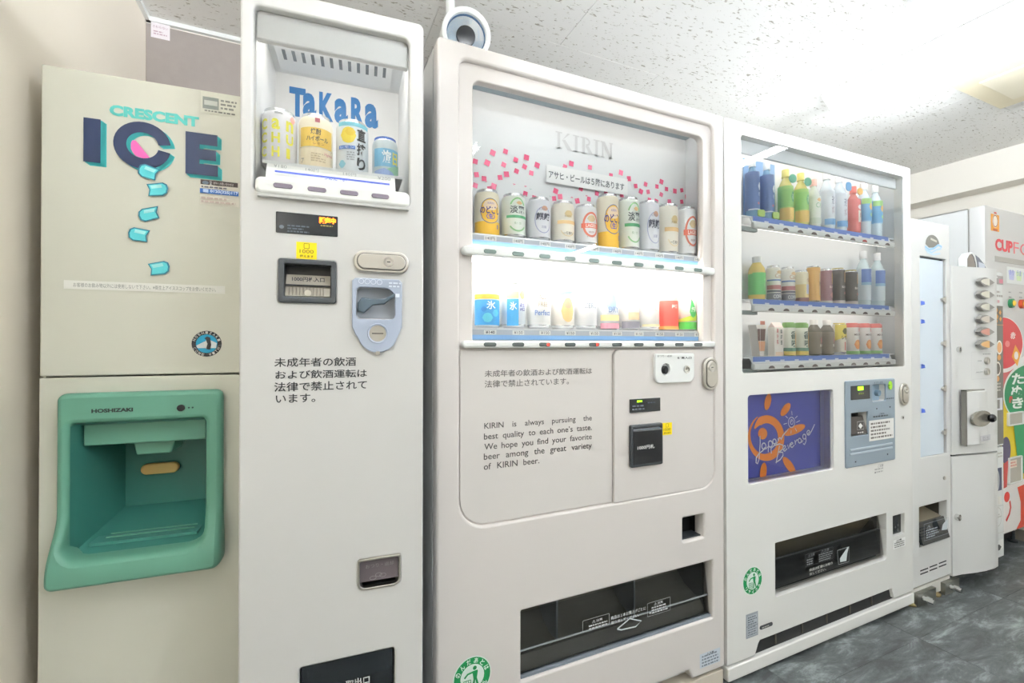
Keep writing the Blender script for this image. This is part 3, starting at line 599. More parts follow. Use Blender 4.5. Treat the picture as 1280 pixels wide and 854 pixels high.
# coin unit
cu, cz = TK.hit(472, 417); c0, c1, c2, c3 = TK.rect(440, 502, 347.5, 410); r_ = .042*(c1-c0)/.0925
out = [(c0+.006, c3), (c0, c3-.006), (c0, c2+.002), (c0+.006, c2-.012)]+[(cu+math.cos(rad(t))*(c1-c0)*.40, cz+math.sin(rad(t))*(c1-c0)*.40) for t in range(195, 346, 10)]+[(c1-.006, c2-.012), (c1, c2+.002), (c1, c3-.006), (c1-.006, c3)]
hh = TK.rect(445.5, 497, 357.5, 399); hole = rr(hh[0], hh[1]-.006, hh[2], hh[3]-.003, (.008, .01, .022, .008))
b = B(); b.plate(out, [hole, ell(cu, cz, .0165, .0165)], -.008, .002, 'coin_grey', .002); cuo = b.build('coin_unit', tk)
b = B(); b.case(hh[0]-.002, hh[1]+.002, .001, .02, hh[2]-.002, hh[3]+.002, mat('coin_recess', '#b7bec8', .4), .001); b.build('recess', cuo)
lv = TK.pts([(447, 379), (452, 372), (462, 374), (480, 374), (493, 367), (495, 370), (480, 381), (466, 382), (455, 392), (447, 389)]); b = B(); b.prism(lv, -.010, .004, C('#46545e', .35)); b.build('return_lever', cuo, bevel=.002)
b = B(); b.lathe([(.0165, .001), (.0165, -.0085), (.0195, -.0095), (.0205, -.006), (.0205, .001)], 'coin_grey', 32, (cu, 0, cz), 'y'); b.disc(cu, cz, .0164, -.003, .002, 'satin_metal', 32); b.box(cu-.011, cu+.011, -.0036, -.002, cz-.001, cz+.001, 'dark_gap'); b.box(cu-.004, cu+.004, -.009, .0, cz-.043, cz-.036, 'chrome'); b.build('coin_slot', cuo)
A = Art()
for k in range(4): u, z = TK.hit(451.5+7.6*k, 351.5+k*.5, -.008); A.arc(u, z, .0052, .0052, .0009, '#e6ecf4')
A.lines(*TK.rect(486, 501, 352, 360, -.008), 2, '#dfe6f0'); A.lines(*TK.rect(494, 500, 365, 374, -.008), 1, '#dfe6f0'); A.build('coin_marks', cuo, -.0082)
A = Art(); K = '#26282a'
for t, xl, xr, yt, yb in (('未成年者の飲酒', 342.9, 445, 447.4, 459.2), ('および飲酒運転は', 344.2, 458.6, 463.4, 474.4), ('法律で禁止されて', 342.7, 458.6, 478.2, 490), ('います。', 344.8, 394.2, 493.4, 504.4)):
    A.text(t, *TK.rect(xl, xr, yt, yb), K, .012); A.n = 0
A.build('lettering', tk)
# coin return
crz = cr; b = B(); b.plate(rr(cr[0]-.001, cr[1]+.001, cr[2]-.001, cr[3]+.005, (.013, .013, .005, .005)), [rr(cr[0]+.0025, cr[1]-.0025, cr[2]+.003, cr[3]+.001, (.011, .011, .003, .003))], -.004, .01, 'satin_metal', .001); co = b.build('coin_return', tk)
b = B(); b.case(cr[0]+.001, cr[1]-.001, .01, .045, cr[2]+.001, cr[3]+.003, 'black_plastic', .001); b.box(cr[0]+.003, cr[1]-.003, .004, .006, cr[2]+.012, cr[3], C('#5a5254', .3)); b.build('flap', co)
A = Art(); A.text('おつり・返却', *TK.rect(457, 492, 706, 711, .004), '#8a8286'); u, z = TK.hit(472, 720, .004)
for dx, dz in ((-.009, -.002), (.002, .003), (.01, .001)): A.arc(u+dx, z+dz, .0065, .004, .0008, '#948c90')
A.build('lettering', co, .004)
b = B(); b.case(su0-.002, su1+.002, .028, .16, sz0-.002, sz1+.002, 'black_plastic', .002); b.build('dispensing_bay', tk)
b = B(); b.plate(rr(su0+.003, su1-.003, sz0+.004, sz1-.004, .004), [], .008, .014, 'smoke', .001); fp = b.build('dispensing_flap', tk)
A = Art(); A.text('取出口', *TK.rect(432, 462, 851, 861, .008), '#d0d0d0', .02); A.build('lettering', fp, .0078)

# ================================================================== BEER MACHINE
KR = Fr(.272, 1.05, 0); KW, KH = .940, 1.835
kr = froot('beer_vending_machine', 'wide warm white beer vending machine with pink confetti poster and two can rows', 'vending machine', KR)
RC = (KR.hit(574.5, 400)[0], KR.hit(893, 400)[0], KR.hit(614, 656.5)[1], KR.hit(640, 89)[1])
WN = (KR.hit(593, 300)[0], KR.hit(882.5, 300)[0], KR.hit(593, 435)[1], KR.hit(640, 107.5)[1])
SL = (KR.hit(651.5, 800)[0], KR.hit(891, 740)[0], KR.hit(651.5, 852)[1], KR.hit(651.5, 764.1)[1])
CRt = KR.rect(853.7, 880, 648, 677.5)
nt0, nt1, ntz = KR.hit(812, 848)[0], KR.hit(865, 840)[0], KR.hit(850, 843)[1]
bz0 = KR.hit(869.5, 847.6)[1]
b = B()
out = [(0, bz0), (nt0-.28, bz0), (nt0-.27, ntz), (nt1-.012, ntz), (nt1+.004, bz0), (KW, bz0)]+rr(0, KW, bz0, KH, (0, 0, .006, .012))[2:]
b.plate(out, [rr(*RC[:4], (.07, .055, .022, .022), 8), rr(*SL, .003), rr(*CRt, .003)], 0, .04, 'warm_steel', .006)
b.build('door', kr)
CB = KR.hit(768, 500)[0]
b = B(); b.plate(rr(RC[0]-.004, RC[1]+.004, RC[2]-.004, RC[3]+.004, (.07, .05, .022, .022), 8), [rr(*WN, (.004, .004, .02, .02))], .012, .036, 'warm_steel', .003); b.build('recess_panel', kr)
zt = KR.hit(580, 437)[1]
b = B(); b.plate(rr(RC[0]+.004, CB-.002, RC[2]+.004, zt-.002, (.066, .001, .002, .002), 8), [], .0075, .013, 'warm_inset', .001); b.build('lower_panel', kr)
b = B(); b.plate(rr(CB, RC[1]-.002, KR.hit(768, 630)[1], zt-.002, (.002, .055, .002, .022), 8), [], .001, .013, 'warm_steel', .003); cdoor = b.build('control_door', kr)
b = B(); shell(b, KW, .74, KH-.004, 'side_steel', .042); b.build('cabinet', kr)
b = B(); b.box(.0, KW-.002, .004, .05, bz0-.058, bz0-.012, C('#cfc6b6')); b.box(.03, KW-.03, .05, .06, .03, bz0, 'dark_gap'); b.build('kick_board', kr, bevel=.002)
for x in (.05, KW-.04):
    for y_ in (.05, .68): B().lathe([(.024, 0), (.024, .012), (.01, .014), (.01, .062)], 'brass_dull', 12, (x, y_, 0)).build('foot', kr)
# display case
D = .128; cz1 = KR.hit(600, 112, D)[1]; zmid = KR.hit(600, 312)[1]
b = B(); b.case(WN[0]-.035, KW-.035, .036, D, WN[2]-.03, cz1, 'case_white', .003); b.build('display_case', kr)
lamp(kr, WN[0]-.02, WN[1]+.02, .05, cz1-.012, CASE_POWER*.35, .006)
lamp(kr, WN[0]+.0, WN[1]-.0, .044, zmid-.016, CASE_POWER*4.2, .008)
z1_ = KR.hit(608, 297.5, .075)[1]; z2_ = KR.hit(608, 410.5, .075)[1]
gs = mat('case_blue_grey', '#9fb0ba', .5)
b = B(); b.box(WN[0]-.034, KW-.036, .037, D-.001, cz1-.004, cz1-.001, gs); b.build('case_top', kr)
for z_, bx, nm in ((z1_, (306.8, 318.3), 'upper'), (z2_, (425.8, 435.3), 'lower')):
    zt_, zb_ = KR.hit(582, bx[0])[1], KR.hit(582, bx[1])[1]
    b = B(); b.box(WN[0]-.034, KW-.036, .034, D-.001, z_-.005, z_, 'case_white'); b.build('shelf', kr)
    u0, u1 = KR.hit(577.5, bx[0])[0], KR.hit(891.5, 380)[0]
    b = B(); b.plate(rr(u0, u1, zb_, zt_, (zt_-zb_)*.49), [], -.010, .022, 'bar_white', .005); bar = b.build('button_bar', kr)
    us = fit((KR.hit(612.6, 315, -.01)[0], KR.hit(872.6, 345, -.01)[0]), 10); zz = (zt_+zb_)/2-.0005
    for k, u in enumerate(us):
        bm = C('#64756f' if nm == 'upper' else '#4a524f', .3)
        o = B().plate(rr(u-.0165, u+.0165, zz-.0052, zz+.0052, .0051), [], -.012, -.008, bm, .001).build('button', bar)
        if nm == 'lower' and k in (2, 4): B().box(u+.006, u+.012, -.0125, -.0118, zz-.003, zz+.003, 'red_led').build('sold_out_light', o)
    A = Art(); w_ = .030; zl = KR.hit(593, bx[0]-1, w_)[1]; A.rect(WN[0]+.002, WN[1]-.002, zl, zl+.0125, '#8fbfee'); A.rect(WN[0]+.002, WN[1]-.002, zl+.0125, zl+.026, '#c4c9d0')
    pr = ['140円']*10 if nm == 'upper' else ['¥140']+['¥150']*9
    for k, u in enumerate(us):
        u_ = u*(1.05+w_)/1.04 + (KR.o.x*(w_+.01))/1.04; A.rect(u_-.017, u_+.017, zl+.0135, zl+.025, '#f1f1ee'); A.text(pr[k], u_-.0125, u_+.0125, zl+.0155, zl+.0235, '#55585c', .02 if nm == 'lower' and k == 0 else 0); A.n -= 2
    A.build('price_strip', kr, w_)
# backdrop: confetti poster
A = Art(); A.base = .0005; wB = D-.001
def bp(x, y): return KR.hit(x, y, wB)
sq = [(615.8, 191.2), (631.8, 189.5), (644.6, 200), (658, 197), (629.5, 206), (655.6, 208.6), (671.3, 206.6), (645.5, 214), (664, 216.5), (609, 203.8), (595.5, 218.5), (605, 223.5), (617, 233), (656.5, 242.3), (667.6, 247.5), (714, 204.7), (706, 208.7), (692.5, 248.3), (721.5, 251.3), (736, 249), (737.3, 209.4), (694.5, 239), (726, 236), (746, 242),
      (776, 216), (794.5, 232.7), (806.8, 230.4), (801, 239.5), (810, 240), (821, 233.3), (826.6, 227.3), (833, 236.5), (826.4, 243.3), (843.4, 239), (852, 238), (852, 252.3), (836.6, 252.3), (844, 258.5), (811.5, 250), (820, 252), (858, 246), (763.5, 219.5), (786, 223.5), (594, 202), (594, 232), (633, 218), (612, 236), (625, 222), (700, 246), (777, 244), (757, 240)]
for i, (x, y) in enumerate(sq):
    u, z = bp(x, y); s_ = .0098 if i % 3 else .0112; an = random.uniform(25, 60)
    A.poly([(u+s_*math.cos(rad(an+90*k)), z+s_*math.sin(rad(an+90*k))) for k in range(4)], '#e2547f' if i % 4 else '#ec7396'); A.n = 0
for i in range(26):
    u, z = bp(random.uniform(600, 850), random.uniform(226, 262)); s_ = .006; an = random.uniform(0, 90)
    A.poly([(u+s_*math.cos(rad(an+120*k)), z+s_*.5*math.sin(rad(an+120*k))) for k in range(3)], '#e58aa4' if i % 2 else '#c9d8d4'); A.n = 1
A.build('confetti_print', kr, wB)
A = Art(); g0 = bp(695, 164), bp(695, 185), bp(766, 190); h = g0[0][1]-g0[1][1]; u0 = g0[0][0]; u1 = g0[2][0]; z0 = g0[1][1]; cw = (u1-u0)
sw, sf, tk_ = .017*cw/.2, .004, '#d3d5d6'
def stem(x, wd=.055): A.n = 0; A.rect(u0+x*cw-wd*cw/2*.8, u0+x*cw+wd*cw/2*.8, z0, z0+h, tk_); A.n = 0; [A.rect(u0+x*cw-wd*cw, u0+x*cw+wd*cw, z_, z_+h*.07, tk_) for z_ in (z0, z0+h*.93)]
A.n = 0; stem(.045); A.n = 0; A.poly([(u0+.08*cw, z0+h*.42), (u0+.11*cw, z0+h*.56), (u0+.235*cw, z0+h), (u0+.19*cw, z0+h)], tk_); A.n = 0; A.poly([(u0+.1*cw, z0+h*.55), (u0+.15*cw, z0+h*.6), (u0+.27*cw, z0), (u0+.19*cw, z0)], tk_)
A.n = 0; stem(.34); A.n = 0; stem(.47); A.n = 0; A.arc(u0+.51*cw, z0+h*.74, .075*cw, h*.26, .028*cw, tk_, -90, 90); A.n = 0; A.poly([(u0+.5*cw, z0+h*.48), (u0+.56*cw, z0+h*.48), (u0+.64*cw, z0), (u0+.57*cw, z0)], tk_)
A.n = 0; stem(.70); A.n = 0; stem(.81, .035); A.n = 0; stem(.965, .035); A.n = 0; A.poly([(u0+.79*cw, z0+h), (u0+.85*cw, z0+h), (u0+.98*cw, z0), (u0+.93*cw, z0)], tk_)
A.build('ghost_lettering', kr, wB)
r_ = KR.rect(683, 784.5, 205.5, 226.5, D-.012); card = B().box(r_[0], r_[1], D-.012, D-.0115, r_[2]-.002, r_[3], C('#f4f5f4')).build('paper_sign', kr)
A = Art(); r_ = KR.rect(685.8, 780, 213.8, 223, D-.012); A.text('アサヒ・ビールは５階にあります', r_[0], r_[1], r_[2]+.001, r_[3]+.002, '#3c4a50', .012); A.build('lettering', card, D-.012)
pane(WN[0]-.003, WN[1]+.003, WN[2], WN[3]+.003, .026, kr)
# beer cans, upper row
def d_nodo(A, r, h):
    A.rect(-.05, .05, h*.02, h*.30, '#f6c53a').ell(0, h*.52, .0285, h*.27, '#5a5f9a').ell(0, h*.52, .0270, h*.255, '#f7c840').ell(0, h*.64, .020, h*.11, '#f6dfc0').text('のどごし', -.027, .027, h*.46, h*.62, '#4a3f86', .03).text('〈生〉', -.012, .012, h*.34, h*.46, '#6a5ab8', .03).text('KIRIN', -.008, .008, h*.66, h*.70, '#8a78c4').text('0', .017, .022, h*.14, h*.24, '#5565b8', .02)
def d_tan(A, r, h):
    A.arc(0, h*.55, .026, h*.34, .004, '#8fc98a', 35, 145).text('淡麗', -.021, .021, h*.54, h*.71, '#4f5a5c', .02).rect(-.031, .031, h*.44, h*.50, '#5fae7c').arc(0, h*.4, .027, h*.26, .004, '#9ccf9a', 215, 325).text('極上〈生〉', -.010, .010, h*.3, h*.35, '#8fb08a').ell(.004, h*.77, .009, h*.04, '#e8c48e')
def d_kiri(A, r, h):
    A.arc(0, h*.47, .025, h*.30, .0022, '#b4b9d8').text('麒麟', -.021, .021, h*.46, h*.63, '#4a4c5e', .02).text('淡麗', -.007, .008, h*.28, h*.34, '#9a9cb8').ell(.003, h*.73, .010, h*.055, '#dcae96').text('KIRIN', -.012, .006, h*.68, h*.73, '#a8a0b0')
def d_ichi(A, r, h):
    A.ell(.002, h*.68, .013, h*.08, '#e4cf9a').rect(-.031, .031, h*.45, h*.53, '#ecca92').text('一番搾り', -.014, .014, h*.2, h*.27, '#6c655a', .01).text('KIRIN', -.010, .010, h*.60, h*.65, '#b09a70').arc(0, h*.36, .022, h*.2, .0016, '#ecd49c', 200, 340)
def d_lager(A, r, h):
    A.arc(0, h*.50, .0265, h*.30, .006, '#e0806a').rect(-.030, .030, h*.42, h*.53, '#e47660').text('LAGER', -.017, .017, h*.435, h*.515, '#fbeee8', .03).ell(.0, h*.64, .013, h*.08, '#d9c49c').text('BEER', -.008, .008, h*.30, h*.34, '#a07a70').text('キリンビール', -.014, .014, h*.19, h*.23, '#7a7a80')
us = fit((KR.hit(608.5, 270, .075)[0], KR.hit(857, 290, .075)[0]), 10)
kinds = [('#f3ecd6', d_nodo, 'yellow can with round purple lettering'), ('#eef4ec', d_tan, 'white can with green arches'), ('#eceef4', d_kiri, 'silver white can with two dark characters'), ('#f6f1e2', d_ichi, 'ivory can with a gold band'), ('#f2f4f6', d_lager, 'white can with a red oval badge')]
for k, u in enumerate(us):
    c_, d_, lb = kinds[k % 5]; big = k >= 5
    can(('tall ' if big else 'short ')+lb+', upper row', 'cans in the upper row of the beer machine', KR, u, .075, z1_, .033, .163 if big else .122, c_, d_, -.05)
def dl(bot, ttl, colr, x='#7f8aa0'):
    def f(A, r, h):
        if bot: A.rect(-.05, .05, h*.05, h*bot[0], bot[1])
        A.text(ttl, -.017, .017, h*.45, h*.62, colr, .02).text('LEMON' if ttl == 'ALL' else '350', -.009, .009, h*.28, h*.34, x)
    return f
def d_hyo(A, r, h):
    A.rect(-.05, .05, h*.06, h*.60, '#3f97d0').rect(-.05, .05, h*.62, h*.72, '#f2b84a').ell(-.008, h*.22, .014, h*.1, '#5fc4d8').ell(.014, h*.32, .01, h*.08, '#58b8dc').ell(-.018, h*.4, .008, h*.06, '#2f7cc0').text('氷', -.011, .013, h*.40, h*.58, '#f4fbff', .02)
def d_hyo2(A, r, h):
    A.rect(-.03, .002, h*.06, h*.64, '#4fa6d8').rect(-.03, .002, h*.66, h*.80, '#cfe0a0').text('氷', -.022, -.003, h*.40, h*.58, '#f4fbff', .02).text('結', .005, .024, h*.38, h*.56, '#8a90c0', .02).ell(.014, h*.74, .01, h*.1, '#f0e488')
def d_free(A, r, h): A.text('ALL', -.014, .008, h*.66, h*.76, '#a08068').text('FREE', -.014, .012, h*.5, h*.6, '#a89880').text('Perfect', -.024, .022, h*.3, h*.42, '#7c98c8', .02)
def d_peach(A, r, h): A.ell(0, h*.42, .02, h*.26, '#f6c48a').ell(0, h*.6, .014, h*.12, '#f2b090').poly([(-.024, h*.78), (.022, h*.84), (.02, h*.9), (-.024, h*.85)], '#8fd4a8')
def d_zero(A, r, h): A.text('ZERO', -.02, .02, h*.5, h*.62, '#9aa6b8').line([(-.02, h*.8), (.02, h*.84)], .003, '#a8b8d0')
def d_dry(A, r, h): A.ell(-.006, h*.66, .018, h*.2, '#a8c4e0').rect(-.04, .04, h*.22, h*.36, '#f2dca0').text('DRY', -.016, .018, h*.42, h*.56, '#8fa0c0', .02).rect(-.04, .04, h*.03, h*.16, '#e0a0b0')
def d_mix(A, r, h): A.line([(-.02, h*.5), (.02, h*.56)], .002, '#8a90c8').rect(-.04, .04, h*.05, h*.22, '#8c8c96').rect(-.02, .02, h*.26, h*.44, '#f6d8b0').text('サワー', -.012, .014, h*.6, h*.7, '#a0a0a8')
def d_pale(A, r, h): A.text('生', -.008, .008, h*.5, h*.62, '#d8d4c8').rect(-.04, .04, h*.1, h*.16, '#f4ecc0')
def d_red(A, r, h): A.rect(-.05, .05, h*.06, h*.78, '#e85a4e').line([(-.024, h*.5), (.024, h*.56)], .0022, '#9a3a38').text('梅酒', -.01, .012, h*.58, h*.68, '#ffe4dc', .02).rect(-.05, .05, h*.04, h*.12, '#f4b060')
def d_grn(A, r, h):
    A.rect(-.05, .05, h*.05, h*.24, '#4fbf4a').poly([(-.05, h*.24), (.05, h*.3), (.05, h*.55), (-.05, h*.30)], '#c4e048').poly([(-.010, h*.92), (.016, h*.5), (.014, h*.42), (-.004, h*.34), (-.012, h*.5)], '#3fae5a').text('緑茶', -.006, .010, h*.5, h*.64, '#e8f8e8', .02)
us = fit((KR.hit(608.5, 385, .075)[0], KR.hit(857, 385, .075)[0]), 10)
low = [('#cfe0ee', d_hyo, 'blue and silver can with a large white ice character'), ('#e4ecf2', d_hyo2, 'half blue half white can with a lemon, second in the lower row'), ('#f4f4f2', d_free, 'white can with blue script and brown capitals'), ('#f8f4ee', d_peach, 'white can with an orange peach and a green stripe'), ('#f2f4f6', d_zero, 'plain white can with faint grey capitals, middle of the lower row'),
       ('#eef2f4', d_dry, 'white can with blue swirl and pink base'), ('#f4f2f0', d_mix, 'white can with a grey base and thin violet line'), ('#f8f8f4', d_pale, 'almost blank ivory can in the lower row'), ('#f0b0a8', d_red, 'red can with a thin dark line'), ('#f0f4e8', d_grn, 'white and green can with a leaf, last in the lower row')]
for k, u in enumerate(us): can(low[k][2], 'cans in the lower row of the beer machine', KR, u, .075, z2_, .033, .122, low[k][0], low[k][1], -.05)
# writing on the lower panel
A = Art(); K = '#6f6b68'; w_ = .0075
for t, xl, xr, yt, yb in (('未成年者の飲酒および飲酒運転は', 605.6, 739.8, 463, 471.8), ('法律で禁止されています。', 605.6, 711, 475.8, 485)): A.text(t, *KR.rect(xl, xr, yt, yb, w_), K, .012); A.n = 0
K = '#4c4846'
for words, xl, base, cap in ((('KIRIN', 'is', 'always', 'pursuing', 'the'), 605.2, 536.2, 529), (('best', 'quality', 'to', 'each', 'one\u2019s', 'taste.'), 604.8, 549.6, 542), (('We', 'hope', 'you', 'find', 'your', 'favorite'), 605.2, 562.4, 554.8), (('beer', 'among', 'the', 'great', 'variety'), 604.6, 574.9, 567), (('of', 'KIRIN', 'beer.'), 604.6, 587.4, 579.6)):
    z0 = KR.hit(xl, base, w_)[1]; H1 = (KR.hit(xl, cap, w_)[1]-z0); u0 = KR.hit(xl, base, w_)[0]; u1 = KR.hit(739.6 if len(words) > 3 else 674, base-8, w_)[0]
    bb = [glyphs(w, .008) for w in words]; tot = sum(g_[2][1]-g_[2][0] for g_ in bb); sc = H1/.70*1.06; gap = (u1-u0-tot*sc)/(len(words)-1); x = u0
    for w, g_ in zip(words, bb):
        a_, b_, c_, d_ = g_[2]; A.text(w, x, x+(b_-a_)*sc, z0+c_*H1/.70, z0+d_*H1/.70, K, .008); A.n = 0; x += (b_-a_)*sc+gap
A.build('lettering', kr, w_)
# controls
q = KR.rect(816.4, 865.8, 442.2, 479.5); b = B(); ku, kz = KR.hit(829.8, 462.2); su, sz = KR.hit(855.8, 461.5)
b.plate(rr(*q, (.022, .022, .006, .006)), [ell(ku, kz, .0165, .0165), ell(su, sz, .0105, .0105)], -.008, .002, 'bar_white', .003); cp = b.build('coin_panel', cdoor)
b = B(); b.lathe([(.0165, -.002), (.014, .004), (.0001, .004)], 'case_white', 28, (ku, 0, kz), 'y'); b.prism(ell(ku-.003, kz, .0085, .0125, 20), -.014, .003, 'black_plastic'); b.build('return_knob', cp, bevel=.002)
b = B(); b.ring(su, sz, .0085, .0115, -.011, -.002, 'chrome'); b.disc(su, sz, .0086, -.005, 0, 'satin_metal'); b.box(su-.006, su+.006, -.0056, -.004, sz-.001, sz+.001, 'dark_gap'); b.build('coin_slot', cp)
A = Art(); A.text('おつり・返却', *KR.rect(821.5, 839.5, 444, 446.6, -.008), '#4a4a4a').text('硬貨入口', *KR.rect(846.5, 864, 446, 449, -.008), '#3a3a3a', .03).arc(ku, kz, .019, .019, .0012, '#3a3a3a', 50, 130); A.build('lettering', cp, -.0082)
lock(KR, cdoor, 877.3, 895, 447, 488)
b = B(); q = KR.rect(787, 825, 499.4, 516.5); b.plate(rr(*q, .0015), [], -.002, .004, 'smoke', .0006); dp = b.build('display', cdoor)
A = Art(); A.text('販売中', *KR.rect(796, 802.5, 500.8, 503.4, -.002), 'green_led', .05).lines(*KR.rect(790, 806, 506, 514, -.002), 2, '#5a6068').lines(*KR.rect(809, 822, 502, 505, -.002), 1, '#3c4450'); A.build('lettering', dp, -.0022)
q = KR.rect(786.3, 826, 531.5, 584.5); b = B(); b.plate(rr(*q, .005), [rr(q[0]+.009, q[1]-.007, q[3]-.016, q[3]-.011, .001)], -.010, .002, 'charcoal_plastic', .003); b.plate(rr(q[0]+.007, q[1]-.006, q[2]+.008, q[3]-.018, .002), [], -.0115, -.009, 'black_plastic', .0008); bs = b.build('bill_slot', cdoor)
B().box(q[0]+.009, q[1]-.007, -.006, -.004, q[3]-.0152, q[3]-.0128, C('#aab4c0', .3)).build('slot_edge', bs)
A = Art(); r_ = KR.rect(796.8, 818, 557.5, 562.7, -.012); A.text('1000円札', *r_, '#e8e8e8', .02); A.build('lettering', bs, -.0118)
yellow(KR, cdoor, 827.3, 839.8, 529, 544.3)
b = B(); b.case(CRt[0]-.001, CRt[1]+.001, .02, .06, CRt[2]-.001, CRt[3]+.001, 'dark_gap', .001); b.box(CRt[0]+.002, CRt[1]-.002, .012, .05, CRt[2], CRt[2]+.004, 'charcoal_plastic'); b.build('coin_return', kr)
# dispensing bay with smoked flap
b = B(); b.case(SL[0]-.002, SL[1]+.002, .04, .17, SL[2]-.002, SL[3]+.002, C('#5a5852', .5), .002); by = b.build('dispensing_bay', kr)
for t in (.20, .60): u = SL[0]+(SL[1]-SL[0])*t; B().box(u-.003, u+.003, .05, .165, SL[2]+.04, SL[3], C('#8d9296')).build('divider', by)
B().prism_y([(.03, SL[2]+.0), (.165, SL[2]+.0), (.165, SL[2]+.09), (.12, SL[2]+.05), (.05, SL[2]+.03)], SL[0], SL[1], C('#77746a', .5)).build('chute_ramp', by)
fh = (SL[3]-SL[2]); b = B(); b.add([(SL[0]+.002, .012, SL[2]+.006), (SL[1]-.002, .012, SL[2]+.006), (SL[1]-.002, .03, SL[3]-.022), (SL[0]+.002, .03, SL[3]-.022)], [(0, 1, 2, 3)], 'smoked_glass'); fp = b.build('dispensing_flap', kr, smooth=0)
b = B(); b.box(SL[0]+.002, SL[1]-.002, .006, .018, SL[2]+.001, SL[2]+.008, mat('flap_edge', '#808890', .25)); b.tube([(SL[0]+.003, .018, SL[2]+fh*.36), (SL[1]-.003, .018, SL[2]+fh*.36)], .0025, mat('flap_rib', '#7d8284', .3), 8); b.build('flap_edge', fp)
A = Art(); wl = .014; G = '#c9cccc'
r_ = KR.rect(727.3, 760.8, 775.5, 789.5, wl); A.frame(*r_, .0009, G, .003).text('⚠注意', *KR.rect(739, 752, 775, 778.5, wl), G, .02).lines(*KR.rect(735, 758, 780.5, 787.5, wl), 2, G)
A.text('商品は１本お買上げごとに', *KR.rect(762.5, 806, 769.8, 774.2, wl), G, .02).text('取り出してください。', *KR.rect(762.8, 797.5, 776.0, 780, wl), G, .02)
r_ = KR.rect(807.7, 836.5, 753.5, 770.5, wl); A.frame(*r_, .0009, G, .003).text('⚠注意', *KR.rect(816, 827, 752.7, 756.2, wl), G, .02).lines(*KR.rect(813, 833, 757.5, 767, wl), 3, G).ell(*KR.hit(811, 765, wl), .003, .003, G)
p_ = KR.pts([(770, 785), (785.5, 772), (800, 775), (793, 782), (775, 786)], wl); A.line(p_+[p_[0]], .0040, '#c6d0d0')
A.build('lettering', fp, wl-.003)
recycle(KR, kr, 590.3, 845.8, 23.5)
A = Art(); A.rect(*KR.rect(874.5, 899.8, 818.5, 836.3), '#ccd4dc').text('⚠注意', *KR.rect(883, 892, 816.2, 819.6), '#3a3c40', .02).lines(*KR.rect(877, 898, 819.5, 834.8), 4, '#7c848e'); A.build('silver_sticker', kr)

# ================================================================== SOFT DRINK MACHINE
JB = Fr(1.2235, 1.05, 0, .28); JW, JH = 1.078, 1.832
jb = froot('drink_vending_machine', 'white soft drink vending machine with three rows of drinks and a blue sun logo panel', 'vending machine', JB)
WN = (JB.hit(927, 300)[0], JB.hit(1130, 300)[0], JB.hit(927, 467)[1], JB.hit(960, 177)[1])
PW = JB.rect(934.8, 1042.2, 494.5, 606.7)
SL = (JB.hit(969, 700)[0], JB.hit(1108.3, 660)[0], JB.hit(969, 747)[1], JB.hit(969, 679)[1])
CRt = JB.rect(1116, 1130.7, 645.3, 671.5)
bz0 = JB.hit(914, 831)[1]; n0, n1, nz = JB.hit(947, 810)[0], JB.hit(1116, 745)[0], JB.hit(952, 799.5)[1]
b = B(); out = [(0, bz0), (n0-.012, bz0), (n0+.004, nz-.008), (n0+.012, nz), (n1-.006, nz), (n1+.008, bz0), (JW, bz0)]+rr(0, JW, bz0, JH, (0, 0, .006, .006))[2:]
b.plate(out, [rr(*WN, .012), rr(*PW, .012), rr(*SL, (.006, .016, .003, .003)), rr(*CRt, (.006, .006, .003, .003)), rr(*JB.rect(1062.2, 1083.3, 516.7, 545.8), .001), rr(*JB.rect(1088.8, 1106, 481.5, 502.5), .006)], 0, .035, 'jb_steel', .001); b.build('door', jb)
b = B(); shell(b, JW, .74, JH-.004, 'side_steel', .037); b.build('cabinet', jb)
b = B(); b.box(.0, JW-.0, -.004, .06, bz0-.052, bz0-.008, 'jb_steel'); b.build('kick_board', jb, bevel=.004)
b = B(); b.box(.03, JW-.03, .012, .05, bz0-.008, nz, 'dark_gap')
for k in range(7): b.box(.1+k*.14, .1+k*.14+.004, .008, .012, bz0+.0, nz-.01, C('#4a463c'))
b.build('vent_grille', jb)
for x in (.05, JW-.04):
    for y_ in (.05, .68): B().lathe([(.024, .001), (.024, .012), (.01, .014), (.01, .062)], 'brass_dull', 12, (x, y_, 0)).build('foot', jb)
D = .11
b = B(); b.case(WN[0]-.012, WN[1]+.022, .035, D, WN[2]-.02, WN[3]+.012, 'case_white', .003); b.build('display_case', jb)
hdr = JB.hit(1000, 212, .03)[1]
b = B(); b.box(WN[0], WN[1], .026, .034, WN[3]-.045, WN[3]+.006, 'case_white'); b.build('header_panel', jb, bevel=.003)
lamp(jb, WN[0]+.02, WN[1]-.02, .05, WN[3]-.018, CASE_POWER*.32, .007)
rows = [((943, 284), (934, 274.5)), ((943.4, 389), (935, 379.5)), ((942.6, 461.6), (935, 451))]
us = fit((JB.hit(963.9, 460, .02)[0], JB.hit(1109.6, 456, .02)[0]), 10); ush = []
bh = .023
